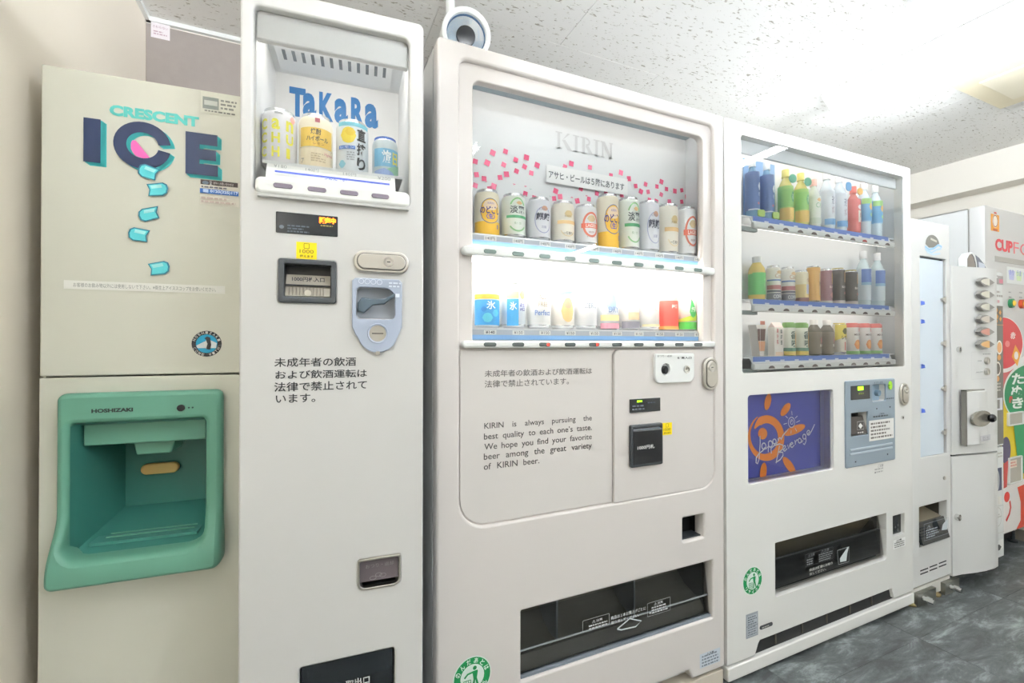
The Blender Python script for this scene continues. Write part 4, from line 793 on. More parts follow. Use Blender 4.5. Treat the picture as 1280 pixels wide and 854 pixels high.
for k, ((bx, by_), (sx, sy)) in enumerate(rows):
    zb_ = JB.hit(bx, by_+(.5 if k < 2 else 1.5), .02)[1]; zt_ = zb_+bh
    u0, u1 = JB.hit(942.5, by_, .02)[0], JB.hit(1119.5, by_, .02)[0]; u1 = JB.hit(1119.3, 390, .02)[0]
    b = B(); b.plate(rr(u0, u1, zb_, zt_, .006), [], .018, .034, 'bar_white', .005); bar = b.build('button_bar', jb)
    for u in us:
        bb_ = [(u+.015*math.cos(rad(t)), zb_+.0045+.0095*math.sin(rad(t))) for t in range(0, 181, 20)]
        red = (k == 0 and u == us[7])
        B().prism(bb_, .0165, .020, C('#c8504c' if red else '#6f6460', .3)).build('button', bar)
    zs_ = zt_+.0215; ush.append(zs_)
    if k < 2: lamp(jb, u0+.02, u1-.02, .0415, zb_+.009, CASE_POWER*.32, .005)
    b = B(); b.box(WN[0]-.01, WN[1]+.02, .04, D-.001, zs_-.005, zs_, 'case_white'); b.prism_y([(.03, zt_-.003), (.034, zt_-.003), (.044, zs_), (.040, zs_)], u0+.006, WN[1]-.03, 'case_white'); b.build('shelf', jb)
    B().box(WN[0]+.002, u0+.03, .03, .045, zb_-.010, zb_+.004, C('#8d9794')).build('shelf_bracket', jb)
    A = Art(); l0, l1 = u0+.012, WN[1]-.045; A.rect(l0, l1, zt_+.0015, zs_+.0005, '#6f8cd0')
    for u in us: u_ = u; A.rect(u_-.012, u_+.010, zt_+.002, zt_+.010, '#dfe4ee'); A.n -= 1
    A.n += 1; A.build('price_strip', jb, .034)
SOFT = .24     # washed-out look of bright light, put into these drink colours
def sleeve_(ops):
    def f(A, r, h):
        for op in ops: getattr(A, op[0])(*[(a*h if isinstance(a, float) and op[0] in ('rect', 'text', 'ell') and i in ((2, 3) if op[0] == 'rect' else (3, 4) if op[0] == 'text' else (1, 3)) else a) for i, a in enumerate(op[1:])])
    return f
def U(px, w=.068): return JB.hit(px, 300, w)[0]
p0, p1 = JB.hit(929, 200, D-.002), JB.hit(968, 200, D-.002); B().box(p0[0], p1[0], D-.003, D-.001, ush[0], ush[0]+.235, C('#6ea6de')).build('blue_card', jb)
g = 'bottles in the top row of the soft drink machine'; z_ = ush[0]
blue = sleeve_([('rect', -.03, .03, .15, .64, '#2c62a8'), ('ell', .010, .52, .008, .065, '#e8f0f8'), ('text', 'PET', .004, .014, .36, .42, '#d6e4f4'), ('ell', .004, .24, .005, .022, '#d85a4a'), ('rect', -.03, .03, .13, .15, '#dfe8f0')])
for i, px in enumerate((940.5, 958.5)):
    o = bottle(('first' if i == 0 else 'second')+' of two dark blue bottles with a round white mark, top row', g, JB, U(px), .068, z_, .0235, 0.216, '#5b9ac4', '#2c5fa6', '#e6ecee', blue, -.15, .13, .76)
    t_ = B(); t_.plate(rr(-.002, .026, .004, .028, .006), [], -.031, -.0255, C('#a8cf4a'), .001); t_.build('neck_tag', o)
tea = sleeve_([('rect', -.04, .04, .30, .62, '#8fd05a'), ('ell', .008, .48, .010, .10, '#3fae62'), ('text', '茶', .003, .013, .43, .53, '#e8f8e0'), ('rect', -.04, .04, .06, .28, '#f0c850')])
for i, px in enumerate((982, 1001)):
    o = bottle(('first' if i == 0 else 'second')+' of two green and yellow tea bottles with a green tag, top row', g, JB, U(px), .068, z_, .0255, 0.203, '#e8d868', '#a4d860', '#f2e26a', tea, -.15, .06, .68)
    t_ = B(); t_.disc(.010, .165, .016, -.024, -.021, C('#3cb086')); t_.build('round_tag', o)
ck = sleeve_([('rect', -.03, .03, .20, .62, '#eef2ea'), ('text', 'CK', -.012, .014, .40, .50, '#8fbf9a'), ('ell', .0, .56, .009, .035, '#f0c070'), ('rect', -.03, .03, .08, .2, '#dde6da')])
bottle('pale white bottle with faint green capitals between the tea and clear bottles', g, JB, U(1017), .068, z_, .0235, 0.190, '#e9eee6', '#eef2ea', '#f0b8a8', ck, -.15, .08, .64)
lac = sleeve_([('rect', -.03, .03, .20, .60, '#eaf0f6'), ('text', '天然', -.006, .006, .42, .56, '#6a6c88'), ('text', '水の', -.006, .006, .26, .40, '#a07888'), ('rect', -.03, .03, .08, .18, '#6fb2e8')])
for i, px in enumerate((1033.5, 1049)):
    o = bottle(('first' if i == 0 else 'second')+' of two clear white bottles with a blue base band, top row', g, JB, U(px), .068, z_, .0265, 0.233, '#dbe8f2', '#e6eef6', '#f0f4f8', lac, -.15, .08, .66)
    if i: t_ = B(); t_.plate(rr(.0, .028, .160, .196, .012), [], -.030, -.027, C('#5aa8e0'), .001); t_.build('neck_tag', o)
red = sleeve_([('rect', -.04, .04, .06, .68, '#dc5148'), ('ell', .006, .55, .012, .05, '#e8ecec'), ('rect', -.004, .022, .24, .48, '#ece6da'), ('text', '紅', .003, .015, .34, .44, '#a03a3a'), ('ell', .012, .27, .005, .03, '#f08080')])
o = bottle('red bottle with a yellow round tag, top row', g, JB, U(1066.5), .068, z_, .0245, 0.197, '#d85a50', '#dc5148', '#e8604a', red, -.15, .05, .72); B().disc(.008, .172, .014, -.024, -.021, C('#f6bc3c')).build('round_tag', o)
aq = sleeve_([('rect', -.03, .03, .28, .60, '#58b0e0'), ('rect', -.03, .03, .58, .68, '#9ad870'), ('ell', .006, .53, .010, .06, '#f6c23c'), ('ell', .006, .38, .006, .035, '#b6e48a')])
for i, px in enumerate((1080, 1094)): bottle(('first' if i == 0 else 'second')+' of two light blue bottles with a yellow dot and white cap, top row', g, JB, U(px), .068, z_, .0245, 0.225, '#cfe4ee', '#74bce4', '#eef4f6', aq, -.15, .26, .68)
g = 'drinks in the middle row of the soft drink machine'; z_ = ush[1]
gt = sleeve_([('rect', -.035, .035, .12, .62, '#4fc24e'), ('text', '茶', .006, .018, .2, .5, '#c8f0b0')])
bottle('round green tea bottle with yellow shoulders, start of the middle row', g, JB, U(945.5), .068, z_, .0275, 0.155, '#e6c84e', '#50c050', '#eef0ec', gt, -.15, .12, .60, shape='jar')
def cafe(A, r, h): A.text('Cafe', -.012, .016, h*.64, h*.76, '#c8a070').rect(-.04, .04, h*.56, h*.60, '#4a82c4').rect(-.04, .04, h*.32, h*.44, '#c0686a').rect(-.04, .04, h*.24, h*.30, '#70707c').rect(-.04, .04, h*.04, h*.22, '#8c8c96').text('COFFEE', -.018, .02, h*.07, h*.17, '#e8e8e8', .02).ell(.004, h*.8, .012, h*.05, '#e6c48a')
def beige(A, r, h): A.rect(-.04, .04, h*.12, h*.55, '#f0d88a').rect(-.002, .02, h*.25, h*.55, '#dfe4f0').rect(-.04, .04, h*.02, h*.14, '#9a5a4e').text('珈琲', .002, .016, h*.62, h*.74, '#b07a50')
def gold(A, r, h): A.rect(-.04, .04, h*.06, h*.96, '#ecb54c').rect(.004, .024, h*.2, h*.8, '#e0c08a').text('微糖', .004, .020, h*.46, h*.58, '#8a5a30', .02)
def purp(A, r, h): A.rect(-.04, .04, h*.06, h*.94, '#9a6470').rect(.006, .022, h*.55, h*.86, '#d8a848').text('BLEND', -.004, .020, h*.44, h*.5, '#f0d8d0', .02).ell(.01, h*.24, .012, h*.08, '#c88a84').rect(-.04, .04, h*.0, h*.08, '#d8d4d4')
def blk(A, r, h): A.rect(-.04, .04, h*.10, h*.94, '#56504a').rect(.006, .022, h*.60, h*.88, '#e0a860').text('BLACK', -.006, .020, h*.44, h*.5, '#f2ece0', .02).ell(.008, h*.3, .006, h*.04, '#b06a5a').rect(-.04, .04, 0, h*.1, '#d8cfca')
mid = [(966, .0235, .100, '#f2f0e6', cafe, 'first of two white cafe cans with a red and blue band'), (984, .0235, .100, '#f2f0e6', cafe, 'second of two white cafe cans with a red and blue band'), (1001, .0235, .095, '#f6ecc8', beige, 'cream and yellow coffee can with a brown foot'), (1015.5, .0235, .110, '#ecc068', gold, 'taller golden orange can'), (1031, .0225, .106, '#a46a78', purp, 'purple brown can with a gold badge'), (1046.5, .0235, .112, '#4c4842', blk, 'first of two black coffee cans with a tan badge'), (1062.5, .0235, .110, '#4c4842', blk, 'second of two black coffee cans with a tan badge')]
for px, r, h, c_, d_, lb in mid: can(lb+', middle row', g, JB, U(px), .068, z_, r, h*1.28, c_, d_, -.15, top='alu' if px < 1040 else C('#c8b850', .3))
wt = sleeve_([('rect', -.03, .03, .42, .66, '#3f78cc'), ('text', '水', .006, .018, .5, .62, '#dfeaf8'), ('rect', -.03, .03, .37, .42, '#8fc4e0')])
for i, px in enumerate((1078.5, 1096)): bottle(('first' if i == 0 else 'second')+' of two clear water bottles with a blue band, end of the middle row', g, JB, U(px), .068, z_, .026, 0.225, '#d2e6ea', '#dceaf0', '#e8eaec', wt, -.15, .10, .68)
g = 'drinks in the bottom row of the soft drink machine'; z_ = ush[2]
# fan-shaped snack display, white cartons
o = root('cup_display', 'brown and white fan-shaped cup display at the start of the bottom row', 'cup', (0, 0, 0), group=g); place(o, JB, U(945, .07), .07, z_)
B().add([(x*k_, y_, z) for y_ in (-.018, .014) for x, z, k_ in ((-.006, .002, 1), (.014, .002, 1), (.026, .112, 1), (-.026, .112, 1))], [(0, 1, 2, 3), (7, 6, 5, 4), (0, 4, 5, 1), (1, 5, 6, 2), (2, 6, 7, 3), (3, 7, 4, 0)], C('#f0e8de')).build('body', o)
A = Art(); A.poly([(-.018, .056), (.016, .056), (.020, .098), (-.022, .098)], '#6a4a44').poly([(-.012, .02), (.014, .02), (.018, .054), (-.016, .054)], '#e09a62').rect(-.008, .016, .113, .126, '#c86a48').line([(-.009, .005), (-.008, .112)], .001, '#ffffff'); A.build('label', o, -.019)
o = root('drink_carton', 'slim white carton with small red vertical writing, bottom row', 'carton', (0, 0, 0), group=g); place(o, JB, U(968, .07), .07, z_, -.15)
b = B(); b.box(-.018, .022, -.016, .014, 0, .105, C('#f2ebe0')); b.prism_y([(-.016, .105), (.014, .105), (-.001, .124)], -.018, .022, C('#f0d9d0')); b.build('body', o, bevel=.001)
A = Art(); A.rect(-.015, .018, .002, .016, '#f0d0b0'); [A.text(t, -.010, -.002, .084-.02*k, .100-.02*k, '#d0544c', .03) for k, t in enumerate('果汁乳')]; [A.text(t, .006, .014, .082-.02*k, .098-.02*k, '#707a70', .02) for k, t in enumerate('無調整')]; A.build('label', o, -.0162)
def lime(A, r, h): A.rect(-.04, .04, h*.84, h*.97, '#6fae3e').text('香', -.010, .008, h*.5, h*.74, '#3d5a50', .02).text('味', -.008, .008, h*.26, h*.48, '#3d5a50', .02).ell(.017, h*.48, .009, h*.28, '#f2b83c').rect(-.04, .04, h*.14, h*.24, '#3f8a6a').rect(-.04, .04, h*.02, h*.14, '#e8cc4a')
def dark(A, r, h): A.rect(-.04, .04, h*.1, h*.66, '#8b8170').line([(-.03, h*.58), (.03, h*.58)], .0012, '#d8c890').ell(.01, h*.42, .006, h*.1, '#c06a5a').text('黒烏龍', .0, .02, h*.24, h*.32, '#e8e0d0', .02).line([(-.03, h*.14), (.03, h*.14)], .0012, '#d8c890')
def cc(A, r, h): A.poly([(-.035, h*.95), (.035, h*.95), (.035, h*.42), (0, h*.56), (-.035, h*.44)], '#f2dc3c').ell(.002, h*.74, .012, h*.1, '#6a6a2c').text('レモン', -.012, .016, h*.48, h*.6, '#4c4a20', .03).rect(-.002, .002, h*.14, h*.4, '#d84a3c')
def orj(A, r, h): A.rect(-.04, .04, h*.86, h*.97, '#e8625a').text('果', .004, .014, h*.72, h*.84, '#e07070', .02).text('MIX 100', -.014, .016, h*.60, h*.66, '#6a5050', .03).ell(.0, h*.32, .014, h*.15, '#f59a34').ell(-.003, h*.35, .008, h*.07, '#f8b050').rect(-.04, .04, h*.02, h*.11, '#78c060')
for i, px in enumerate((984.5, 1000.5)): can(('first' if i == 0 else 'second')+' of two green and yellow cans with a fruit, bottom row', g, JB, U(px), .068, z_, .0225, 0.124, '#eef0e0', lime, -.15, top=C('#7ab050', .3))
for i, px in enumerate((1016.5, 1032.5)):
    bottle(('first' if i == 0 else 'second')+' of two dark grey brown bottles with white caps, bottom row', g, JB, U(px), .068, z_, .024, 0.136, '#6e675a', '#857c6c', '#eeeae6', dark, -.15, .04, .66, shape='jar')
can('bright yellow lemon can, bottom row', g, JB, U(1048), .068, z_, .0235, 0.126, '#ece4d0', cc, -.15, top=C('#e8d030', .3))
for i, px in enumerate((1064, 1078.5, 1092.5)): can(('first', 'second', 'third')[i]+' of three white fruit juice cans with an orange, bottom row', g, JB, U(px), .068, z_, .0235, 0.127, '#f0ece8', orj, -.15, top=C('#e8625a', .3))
pane(WN[0]-.001, WN[1]+.001, WN[2]-.001, WN[3]+.001, .004, jb)
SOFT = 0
# logo panel
b = B(); b.case(PW[0]-.002, PW[1]+.002, .035, .085, PW[2]-.002, PW[3]+.002, mat('pocket_grey', '#eceef0', .5), .002); b.build('poster_recess', jb)
q = JB.pts([(930, 482), (1024.8, 476), (1037, 594), (930, 612)], .05); mb = mat('logo_blue', '#6067c0', .3)
ps = B().prism([(PW[0]-.001, PW[2]-.001), (q[2][0]-.004, PW[2]-.001), (q[1][0]-.0, PW[3]+.001), (PW[0]-.001, PW[3]+.001)], .05, .053, mb).build('logo_board', jb)
A = Art(); X = lambda *L: JB.pts(L, .05); O = '#ff9838'
def zp(x, y): return (925+x/6.568, 480+y/6.568)
def ZP(*L): return X(*[zp(x, y) for x, y in L])
cu, cz = X(zp(215, 440))[0]; k = 1/6.568
def spir(t0, t1, r0, r1, th0, th1, n=24):
    V = []
    for i in range(n+1):
        f_ = i/n; t = rad(t0+(t1-t0)*f_); r = r0+(r1-r0)*f_; th = th0+(th1-th0)*f_
        for rr_ in (r+th/2, r-th/2): V.append(X(zp(215+math.cos(t)*rr_, 440-math.sin(t)*rr_*1.28))[0])
    A.put(V, [(2*i, 2*i+1, 2*i+3, 2*i+2) for i in range(n)], O)
spir(118, 290, 150, 124, 6, 52); spir(290, 480, 124, 116, 52, 52); spir(120, 150, 116, 112, 46, 10, 6)
A.put(ZP(*[(183+38*math.cos(rad(t)), 408+48*math.sin(rad(t))) for t in range(0, 360, 15)]), [list(range(24))], O)
def petal(x0, y0, x1, y1, wd):
    dx, dy = x1-x0, y1-y0; L = math.hypot(dx, dy); nx, ny = -dy/L*wd, dx/L*wd
    A.put(ZP(*[(x0+dx*(.5-.5*math.cos(rad(t)))+nx*math.sin(rad(t)), y0+dy*(.5-.5*math.cos(rad(t)))+ny*math.sin(rad(t))) for t in range(0, 360, 15)]), [list(range(24))], O)
petal(335, 262, 405, 158, 28); petal(352, 600, 446, 735, 30); petal(355, 415, 530, 340, 34); petal(195, 645, 178, 800, 27); petal(235, 80, 210, 215, 26)
A.n = 8
WH = '#f2f3f8'
def wl_(pts, t=.0046): A.line(ZP(*pts), t, WH); A.n = 8
def arcp(x, y, rx, ry, a0, a1, n=14): return [(x+rx*math.cos(rad(a0+(a1-a0)*i/n)), y-ry*math.sin(rad(a0+(a1-a0)*i/n))) for i in range(n+1)]
wl_([(158, 425), (160, 480), (155, 560), (150, 620), (138, 655), (126, 645), (128, 605), (150, 570), (180, 548), (200, 520)])          # J
wl_(arcp(190, 510, 17, 26, 40, 400)+[(206, 500), (208, 535), (222, 515)])                                                              # a
wl_([(228, 480), (226, 560)]); wl_(arcp(243, 492, 17, 26, 160, -160))                                                                  # p
wl_(arcp(277, 472, 14, 20, 40, 400)+[(290, 462), (292, 492), (303, 475)])                                                              # a
wl_([(305, 445), (306, 470), (318, 440), (328, 445), (330, 458), (348, 420), (378, 385)])                                              # n
wl_([(318, 505), (308, 560), (290, 650)], .0048); wl_([(252, 570), (248, 530), (275, 505), (318, 492), (348, 502), (345, 535), (312, 560)], .0048); wl_([(312, 560), (345, 560), (348, 585), (325, 620), (295, 640)], .0048)  # B
wl_([(350, 545), (366, 520)]+arcp(360, 528, 12, 22, 40, 320)+[(382, 530)])                                                              # e
wl_([(384, 498), (392, 530), (408, 485)]); wl_([(408, 500), (424, 492)]+arcp(420, 500, 12, 20, 40, 320)+[(440, 500)])                 # v e
wl_([(444, 460), (450, 498)]); wl_([(450, 480), (458, 460), (470, 458)])                                                               # r
wl_(arcp(484, 465, 13, 19, 40, 400)+[(498, 455), (500, 480), (512, 462)])                                                              # a
wl_(arcp(522, 432, 13, 20, 30, 390)+[(534, 425), (536, 470), (524, 497), (512, 488)])                                                  # g
wl_([(545, 418), (560, 400)]+arcp(556, 400, 12, 19, 30, 320)+[(582, 385), (607, 330)])                                                 # e
wl_(arcp(417, 315, 26, 42, 0, 360, 24), .0034); wl_(arcp(418, 312, 12, 20, 60, 420, 16)+[(405, 322)], .0026)
for (x0, y0, x1, y1) in ((418, 222, 422, 256), (368, 262, 386, 280), (352, 330, 380, 322), (376, 390, 392, 366), (414, 380, 412, 408), (446, 362, 460, 388), (456, 316, 486, 300), (446, 282, 466, 262)): wl_([(x0, y0), (x1, y1)], .003)
A.build('logo_print', ps, .05)
pane(PW[0]-.001, PW[1]+.001, PW[2]-.001, PW[3]+.001, .012, jb)
# control panel
q = JB.rect(1055.2, 1117.4, 476.5, 586); b = B(); dsp = JB.rect(1061.5, 1085.3, 482.7, 500.2); cn = JB.rect(1088.8, 1106, 481.5, 502.5); bl = JB.rect(1062.2, 1083.3, 516.7, 545.8)
b.plate(rr(*q, .008), [rr(*bl, .001), rr(*cn, .008)], -.005, .004, 'coin_panel_grey', .003); cp = b.build('control_panel', jb)
b = B(); b.case(bl[0]-.001, bl[1]+.001, .003, .03, bl[2]-.001, bl[3]+.001, 'black_plastic', .001); b.prism_y([(-.004, bl[2]+.006), (.012, bl[3]-.018), (.02, bl[3]-.018), (.02, bl[2]+.006)], bl[0]+.004, bl[1]-.004, C('#403a36', .3)); bs = b.build('bill_slot', cp)
A = Art(); A.frame(*JB.rect(1069.5, 1078, 527, 537.5), .001, '#d8d8d4').poly(JB.pts([(1073.5, 528.5), (1076.5, 532), (1073.7, 536), (1071, 532.5)]), '#e8e8e4').lines(*JB.rect(1070, 1078, 539, 543), 1, '#c8c8c4'); A.build('lettering', bs, -.0045)
b = B(); b.plate(rr(*dsp, .001), [], -.0065, 0, 'smoke', .0006); dd = b.build('display', cp)
A = Art(); A.rect(*JB.rect(1071.8, 1079, 483.4, 488.2, -.0065), 'green_led').lines(*JB.rect(1073, 1082, 491, 494, -.0065), 1, '#6a7a20'); A.build('lit_segment', dd, -.0066)
b = B(); b.case(cn[0]-.001, cn[1]+.001, .003, .02, cn[2]-.001, cn[3]+.001, mat('coin_blue', '#8ea6b8', .3), .001); b.prism(ell((cn[0]+cn[1])/2-.004, (cn[2]+cn[3])/2, .011, .012), -.008, .006, C('#6b8494', .25)); b.build('return_knob', cp, bevel=.002)
u, z = JB.hit(1110.5, 482); b = B(); b.prism(ell(u, z+.001, .011, .017, 16), -.0085, -.004, C('#a6e020', .35)); b.box(u-.016, u-.008, -.010, -.0084, z+.001, z+.0035, 'dark_gap'); b.build('coin_slot', cp)
A = Art(); A.rect(*JB.rect(1086, 1117, 526.2, 552, -.005), '#e9e7e2').lines(*JB.rect(1088, 1115, 528, 550, -.005), 5, '#77716a').build('white_notice', cp, -.0052); A = Art(); A.text('ご案内', *JB.rect(1098.5, 1105, 516.5, 519, -.005), '#3e4448', .02).lines(*JB.rect(1091, 1112, 519.5, 523, -.005), 1, '#3e4448').text('おつり・返却', *JB.rect(1092, 1103, 477, 480, -.005), '#3e4a54').lines(*JB.rect(1107, 1117, 497, 500, -.005), 1, '#4e5a64'); A.build('lettering', cp, -.0052)
for y0 in (561.5, 566.8): r_ = JB.rect(1060.5, 1113.5, y0, y0+2.2); B().plate(rr(*r_, .0018), [], -.0075, -.004, C('#b4c0c8'), .001).build('rib', cp)
for x, y in ((1067.5, 577), (1107.5, 567.5), (1094, 510.7), (1110.5, 508.5)): u, z = JB.hit(x, y); B().disc(u, z, .0028, -.0065, -.004, 'charcoal_plastic', 10).build('screw', cp)
lock(JB, jb, 1123.2, 1133.8, 479.5, 507)
u, z = JB.hit(1127.6, 522); b = B(); b.ring(u, z, .004, .007, -.004, .001, 'chrome', 16); b.disc(u, z, .004, -.002, .001, 'dark_gap', 12); b.build('key_cylinder', jb)
A = Art(); A.text('ご注意', *JB.rect(1097, 1104, 581, 584.5), '#6a6a66').lines(*JB.rect(1093, 1108, 585.5, 592.5), 2, '#a8a8a4').ell(*JB.hit(1093.5, 591), .0028, .003, '#4a4a4a'); A.build('small_notice', jb)
# bay
b = B(); b.case(SL[0]-.002, SL[1]+.002, .035, .16, SL[2]-.002, SL[3]+.002, C('#2a2a29', .5), .002); by = b.build('dispensing_bay', jb)
B().prism_y([(.14, SL[2]), (.16, SL[2]), (.16, SL[3]), (.04, SL[3]-.004), (.05, SL[3]-.03)], SL[0], SL[1], C('#8d8268', .5)).build('chute_ramp', by)
b = B(); b.add([(SL[0]+.002, .010, SL[2]+.014), (SL[1]-.002, .010, SL[2]+.014), (SL[1]-.002, .03, SL[3]-.008), (SL[0]+.002, .03, SL[3]-.008)], [(0, 1, 2, 3)], 'smoked_glass'); fp = b.build('dispensing_flap', jb, smooth=0)
b = B(); mid_ = SL[2]+(SL[3]-SL[2])*.64; b.box(SL[0]+.003, SL[1]-.003, .022, .024, SL[2]+.014, mid_, C('#26282a', .35)); b.build('flap_plate', fp)
A = Art(); w_ = .008; G = '#b8b8b2'
A.frame(*JB.rect(1006.5, 1041, 693.5, 709, w_), .0008, '#6a6c6c').text('⚠注意', *JB.rect(1010, 1018, 693.2, 697, w_), '#8a8e90').text('⚠注意', *JB.rect(1026, 1036, 687.6, 691.5, w_), '#8a8e90').lines(*JB.rect(1008, 1019, 699, 707.5, w_), 3, '#85898a').lines(*JB.rect(1023, 1040, 692.5, 703, w_), 4, '#85898a').text('商品は順番にお取り', *JB.rect(1011, 1040, 711, 714.5, w_), G, .03).text('出しください。', *JB.rect(1011.3, 1032, 716, 719.3, w_), G, .02)
fr_ = JB.pts([(1045.8, 688), (1060.6, 683.2), (1060.2, 702), (1047.2, 705.5)], w_); A.line(fr_+[fr_[0]], .0016, '#c4cccc')
A.poly(JB.pts([(1060.2, 683.4), (1058.5, 683.8), (1051.5, 694), (1049, 698), (1049.3, 702.5), (1057, 701), (1058, 692)], w_), '#cfd8d8'); A.build('lettering', fp, w_)
b = B(); b.case(CRt[0]-.001, CRt[1]+.001, .02, .05, CRt[2]-.001, CRt[3]+.001, 'dark_gap', .001); b.plate(rr(CRt[0]+.001, CRt[1]-.001, CRt[2]+.001, CRt[3]-.001, .004), [], .012, .018, 'smoke', .001); co = b.build('coin_return', jb)
A = Art()
for dx, dy in ((0, 0), (3, -2.5), (2.8, 3)): u, z = JB.hit(1119+dx, 659+dy, .012); A.arc(u, z, .004, .004, .001, '#8a8a88')
A.build('coin_marks', co, .0118)
A = Art(); A.rect(*JB.rect(1116.5, 1131.5, 675.8, 687), '#efefec').text('⚠注意', *JB.rect(1120, 1126.5, 674.8, 678), '#2a2a2a', .03).lines(*JB.rect(1117.5, 1130.5, 678.5, 686), 3, '#6a6a68'); A.build('white_sticker', jb)
recycle(JB, jb, 940.5, 726, 12)
A = Art(); A.rect(*JB.rect(932.2, 947.3, 768.8, 799.3), '#9aa0a6').rect(*JB.rect(933.5, 946, 771, 797), '#b0b6bc').lines(*JB.rect(934.5, 945.5, 771.5, 783), 4, '#5a6068').lines(*JB.rect(934.5, 945.5, 784, 796), 4, '#70767e').line(JB.pts([(932.5, 784), (947, 779.5)]), .0015, '#5e646a'); A.build('silver_plate', jb)
q = JB.rect(949.5, 965.5, 783, 787.8); b = B(); b.plate(rr(*q, (q[3]-q[2])*.48), [], -.002, .003, 'charcoal_plastic', .001); o = b.build('maker_plate', jb); A = Art(); A.lines(q[0]+.008, q[1]-.006, q[2]+.003, q[3]-.003, 1, '#b8b8b0'); A.build('lettering', o, -.002)

# ================================================================== CUP-ICE TOWER
MF = Fr(2.306, 1.055, 0); MW, MH = .312, 1.632
m4 = froot('cup_dispenser', 'narrow pale grey machine with a tall clear hatch and a grey arched badge', 'vending machine', MF)
WN = (MF.hit(1150.5, 450)[0], MF.hit(1183.2, 450)[0], MF.hit(1149.5, 573)[1], MF.hit(1152, 320)[1]); SL = MF.rect(1149, 1184, 634.5, 685)
CH = MF.hit(1139, 737)[1]
b = B(); b.plate(rr(0, MW, CH, MH, .004), [rr(*WN, .002), rr(*SL, .003)], 0, .03, 'm4_steel', .003); b.build('door', m4)
b = B(); shell(b, MW, .70, MH-.003, 'side_steel', .032); b.build('cabinet', m4)
b = B(); b.case(WN[0]-.001, WN[1]+.001, .03, .13, WN[2]-.001, WN[3]+.001, mat('hatch_inside', '#dfe8ef', .5), .002); b.build('cup_bay', m4)
hp = B(); hp.box(WN[0]+.002, WN[1]-.018, .004, .009, WN[2]+.002, WN[3]-.008, mat('hatch_plastic', '#dbe7f1', .18)); ho = hp.build('clear_hatch', m4)
b = B(); b.box(WN[1]-.014, WN[1]-.002, .012, .03, WN[2], WN[3], 'dark_gap'); b.build('hatch_gap', m4)
hz_ = [MF.hit(1178, y)[1] for y in (374.5, 429.5, 486, 541)]
for z in hz_:
    b = B(); b.box(WN[1]-.040, WN[1]-.012, -.003, .004, z-.004, z+.004, 'satin_metal'); b.disc(WN[1]-.030, z, .009, -.005, .003, 'satin_metal', 12); b.box(WN[1]-.012, WN[1]+.0, .0, .014, z-.014, z+.014, 'satin_metal'); b.build('hinge', ho)
for y in (380, 403, 459, 514.5):
    z = MF.hit(1152, y)[1]; B().prism_y([(-.001, z-.006), (-.012, z-.003), (-.010, z+.010), (-.001, z+.013)], WN[0]+.004, WN[0]+.012, C('#5a78d8', .2)).build('blue_catch', ho)
A = Art(); u, z = MF.hit(1165.5, 303)
A.poly([(u-.058, z-.012)]+[(u+.056*math.cos(rad(t)), z-.010+.042*math.sin(rad(t))) for t in range(170, 9, -10)]+[(u+.05, z+.0), (u+.01, z-.022), (u-.03, z-.026)], '#7d7b74').text('Water', u-.018, u+.03, z+.006, z+.017, '#d8d4c8', .02, .2) if False else A.poly([(u-.058, z-.012)]+[(u+.056*math.cos(rad(t)), z-.010+.042*math.sin(rad(t))) for t in range(170, 9, -10)]+[(u+.01, z-.022), (u-.03, z-.026)], '#7d7b74')
A.line([(u-.016, z+.014), (u+.034, z+.006)], .009, '#c9c5ba')
A.line([(u-.062, z-.024), (u-.03, z-.034), (u+.01, z-.026), (u+.045, z-.008), (u+.075, z-.014)], .009, '#9cc8ee').line([(u-.062, z-.036), (u-.01, z-.046), (u+.03, z-.03), (u+.07, z-.022)], .006, '#b8d8f4').line([(u-.05, z-.046), (u+.0, z-.054), (u+.06, z-.044)], .007, '#cfe4f6'); A.build('arched_badge', m4)
b = B(); b.case(SL[0]-.001, SL[1]+.001, .03, .14, SL[2]-.001, SL[3]+.001, C('#4e4a42', .5), .002); by = b.build('dispensing_bay', m4)
b = B(); b.prism_y([(-.012, SL[2]+.012), (.0, SL[2]+.012), (.02, SL[2]+.095), (.01, SL[2]+.098)], SL[0]+.004, SL[1]-.006, 'smoke'); fp = b.build('dispensing_flap', m4)
B().prism_y([(.02, SL[2]+.096), (.12, SL[2]+.13), (.12, SL[2]+.09), (.02, SL[2]+.09)], SL[0]+.003, SL[1]-.003, C('#8d8470')).build('inner_ramp', by)
A = Art(); A.frame(*MF.rect(1151.5, 1182, 654.5, 675.5, -.004), .0012, '#a0a8ae').text('⚠', *MF.rect(1155, 1160, 656.5, 660.5, -.004), '#dfe4e6').lines(*MF.rect(1154, 1170, 661, 673, -.004), 4, '#aab2b6').poly(MF.pts([(1181.5, 648.5), (1179, 649), (1174.5, 655), (1173, 662), (1180, 661)], -.004), '#cfd6d8'); A.build('lettering', fp, -.013)
for r0 in (710.5, 714.8):
    for k in range(3): q = MF.rect(1150.3+k*11.6, 1160+k*11.4, r0+3.0-k*4.7, r0+3.9-k*4.7); B().box(q[0], q[1], -.0005, .002, q[2]-.001, q[3]+.001, 'dark_gap').build('vent_slot', m4)
u, z = MF.hit(1180, 597.5); b = B(); b.disc(u, z, .008, -.004, .001, 'satin_metal', 14); b.build('key_cylinder', m4)
b = B(); b.box(.0, MW, .004, .05, CH-.062, CH-.010, C('#d2d0c8')); b.build('kick_board', m4, bevel=.002)
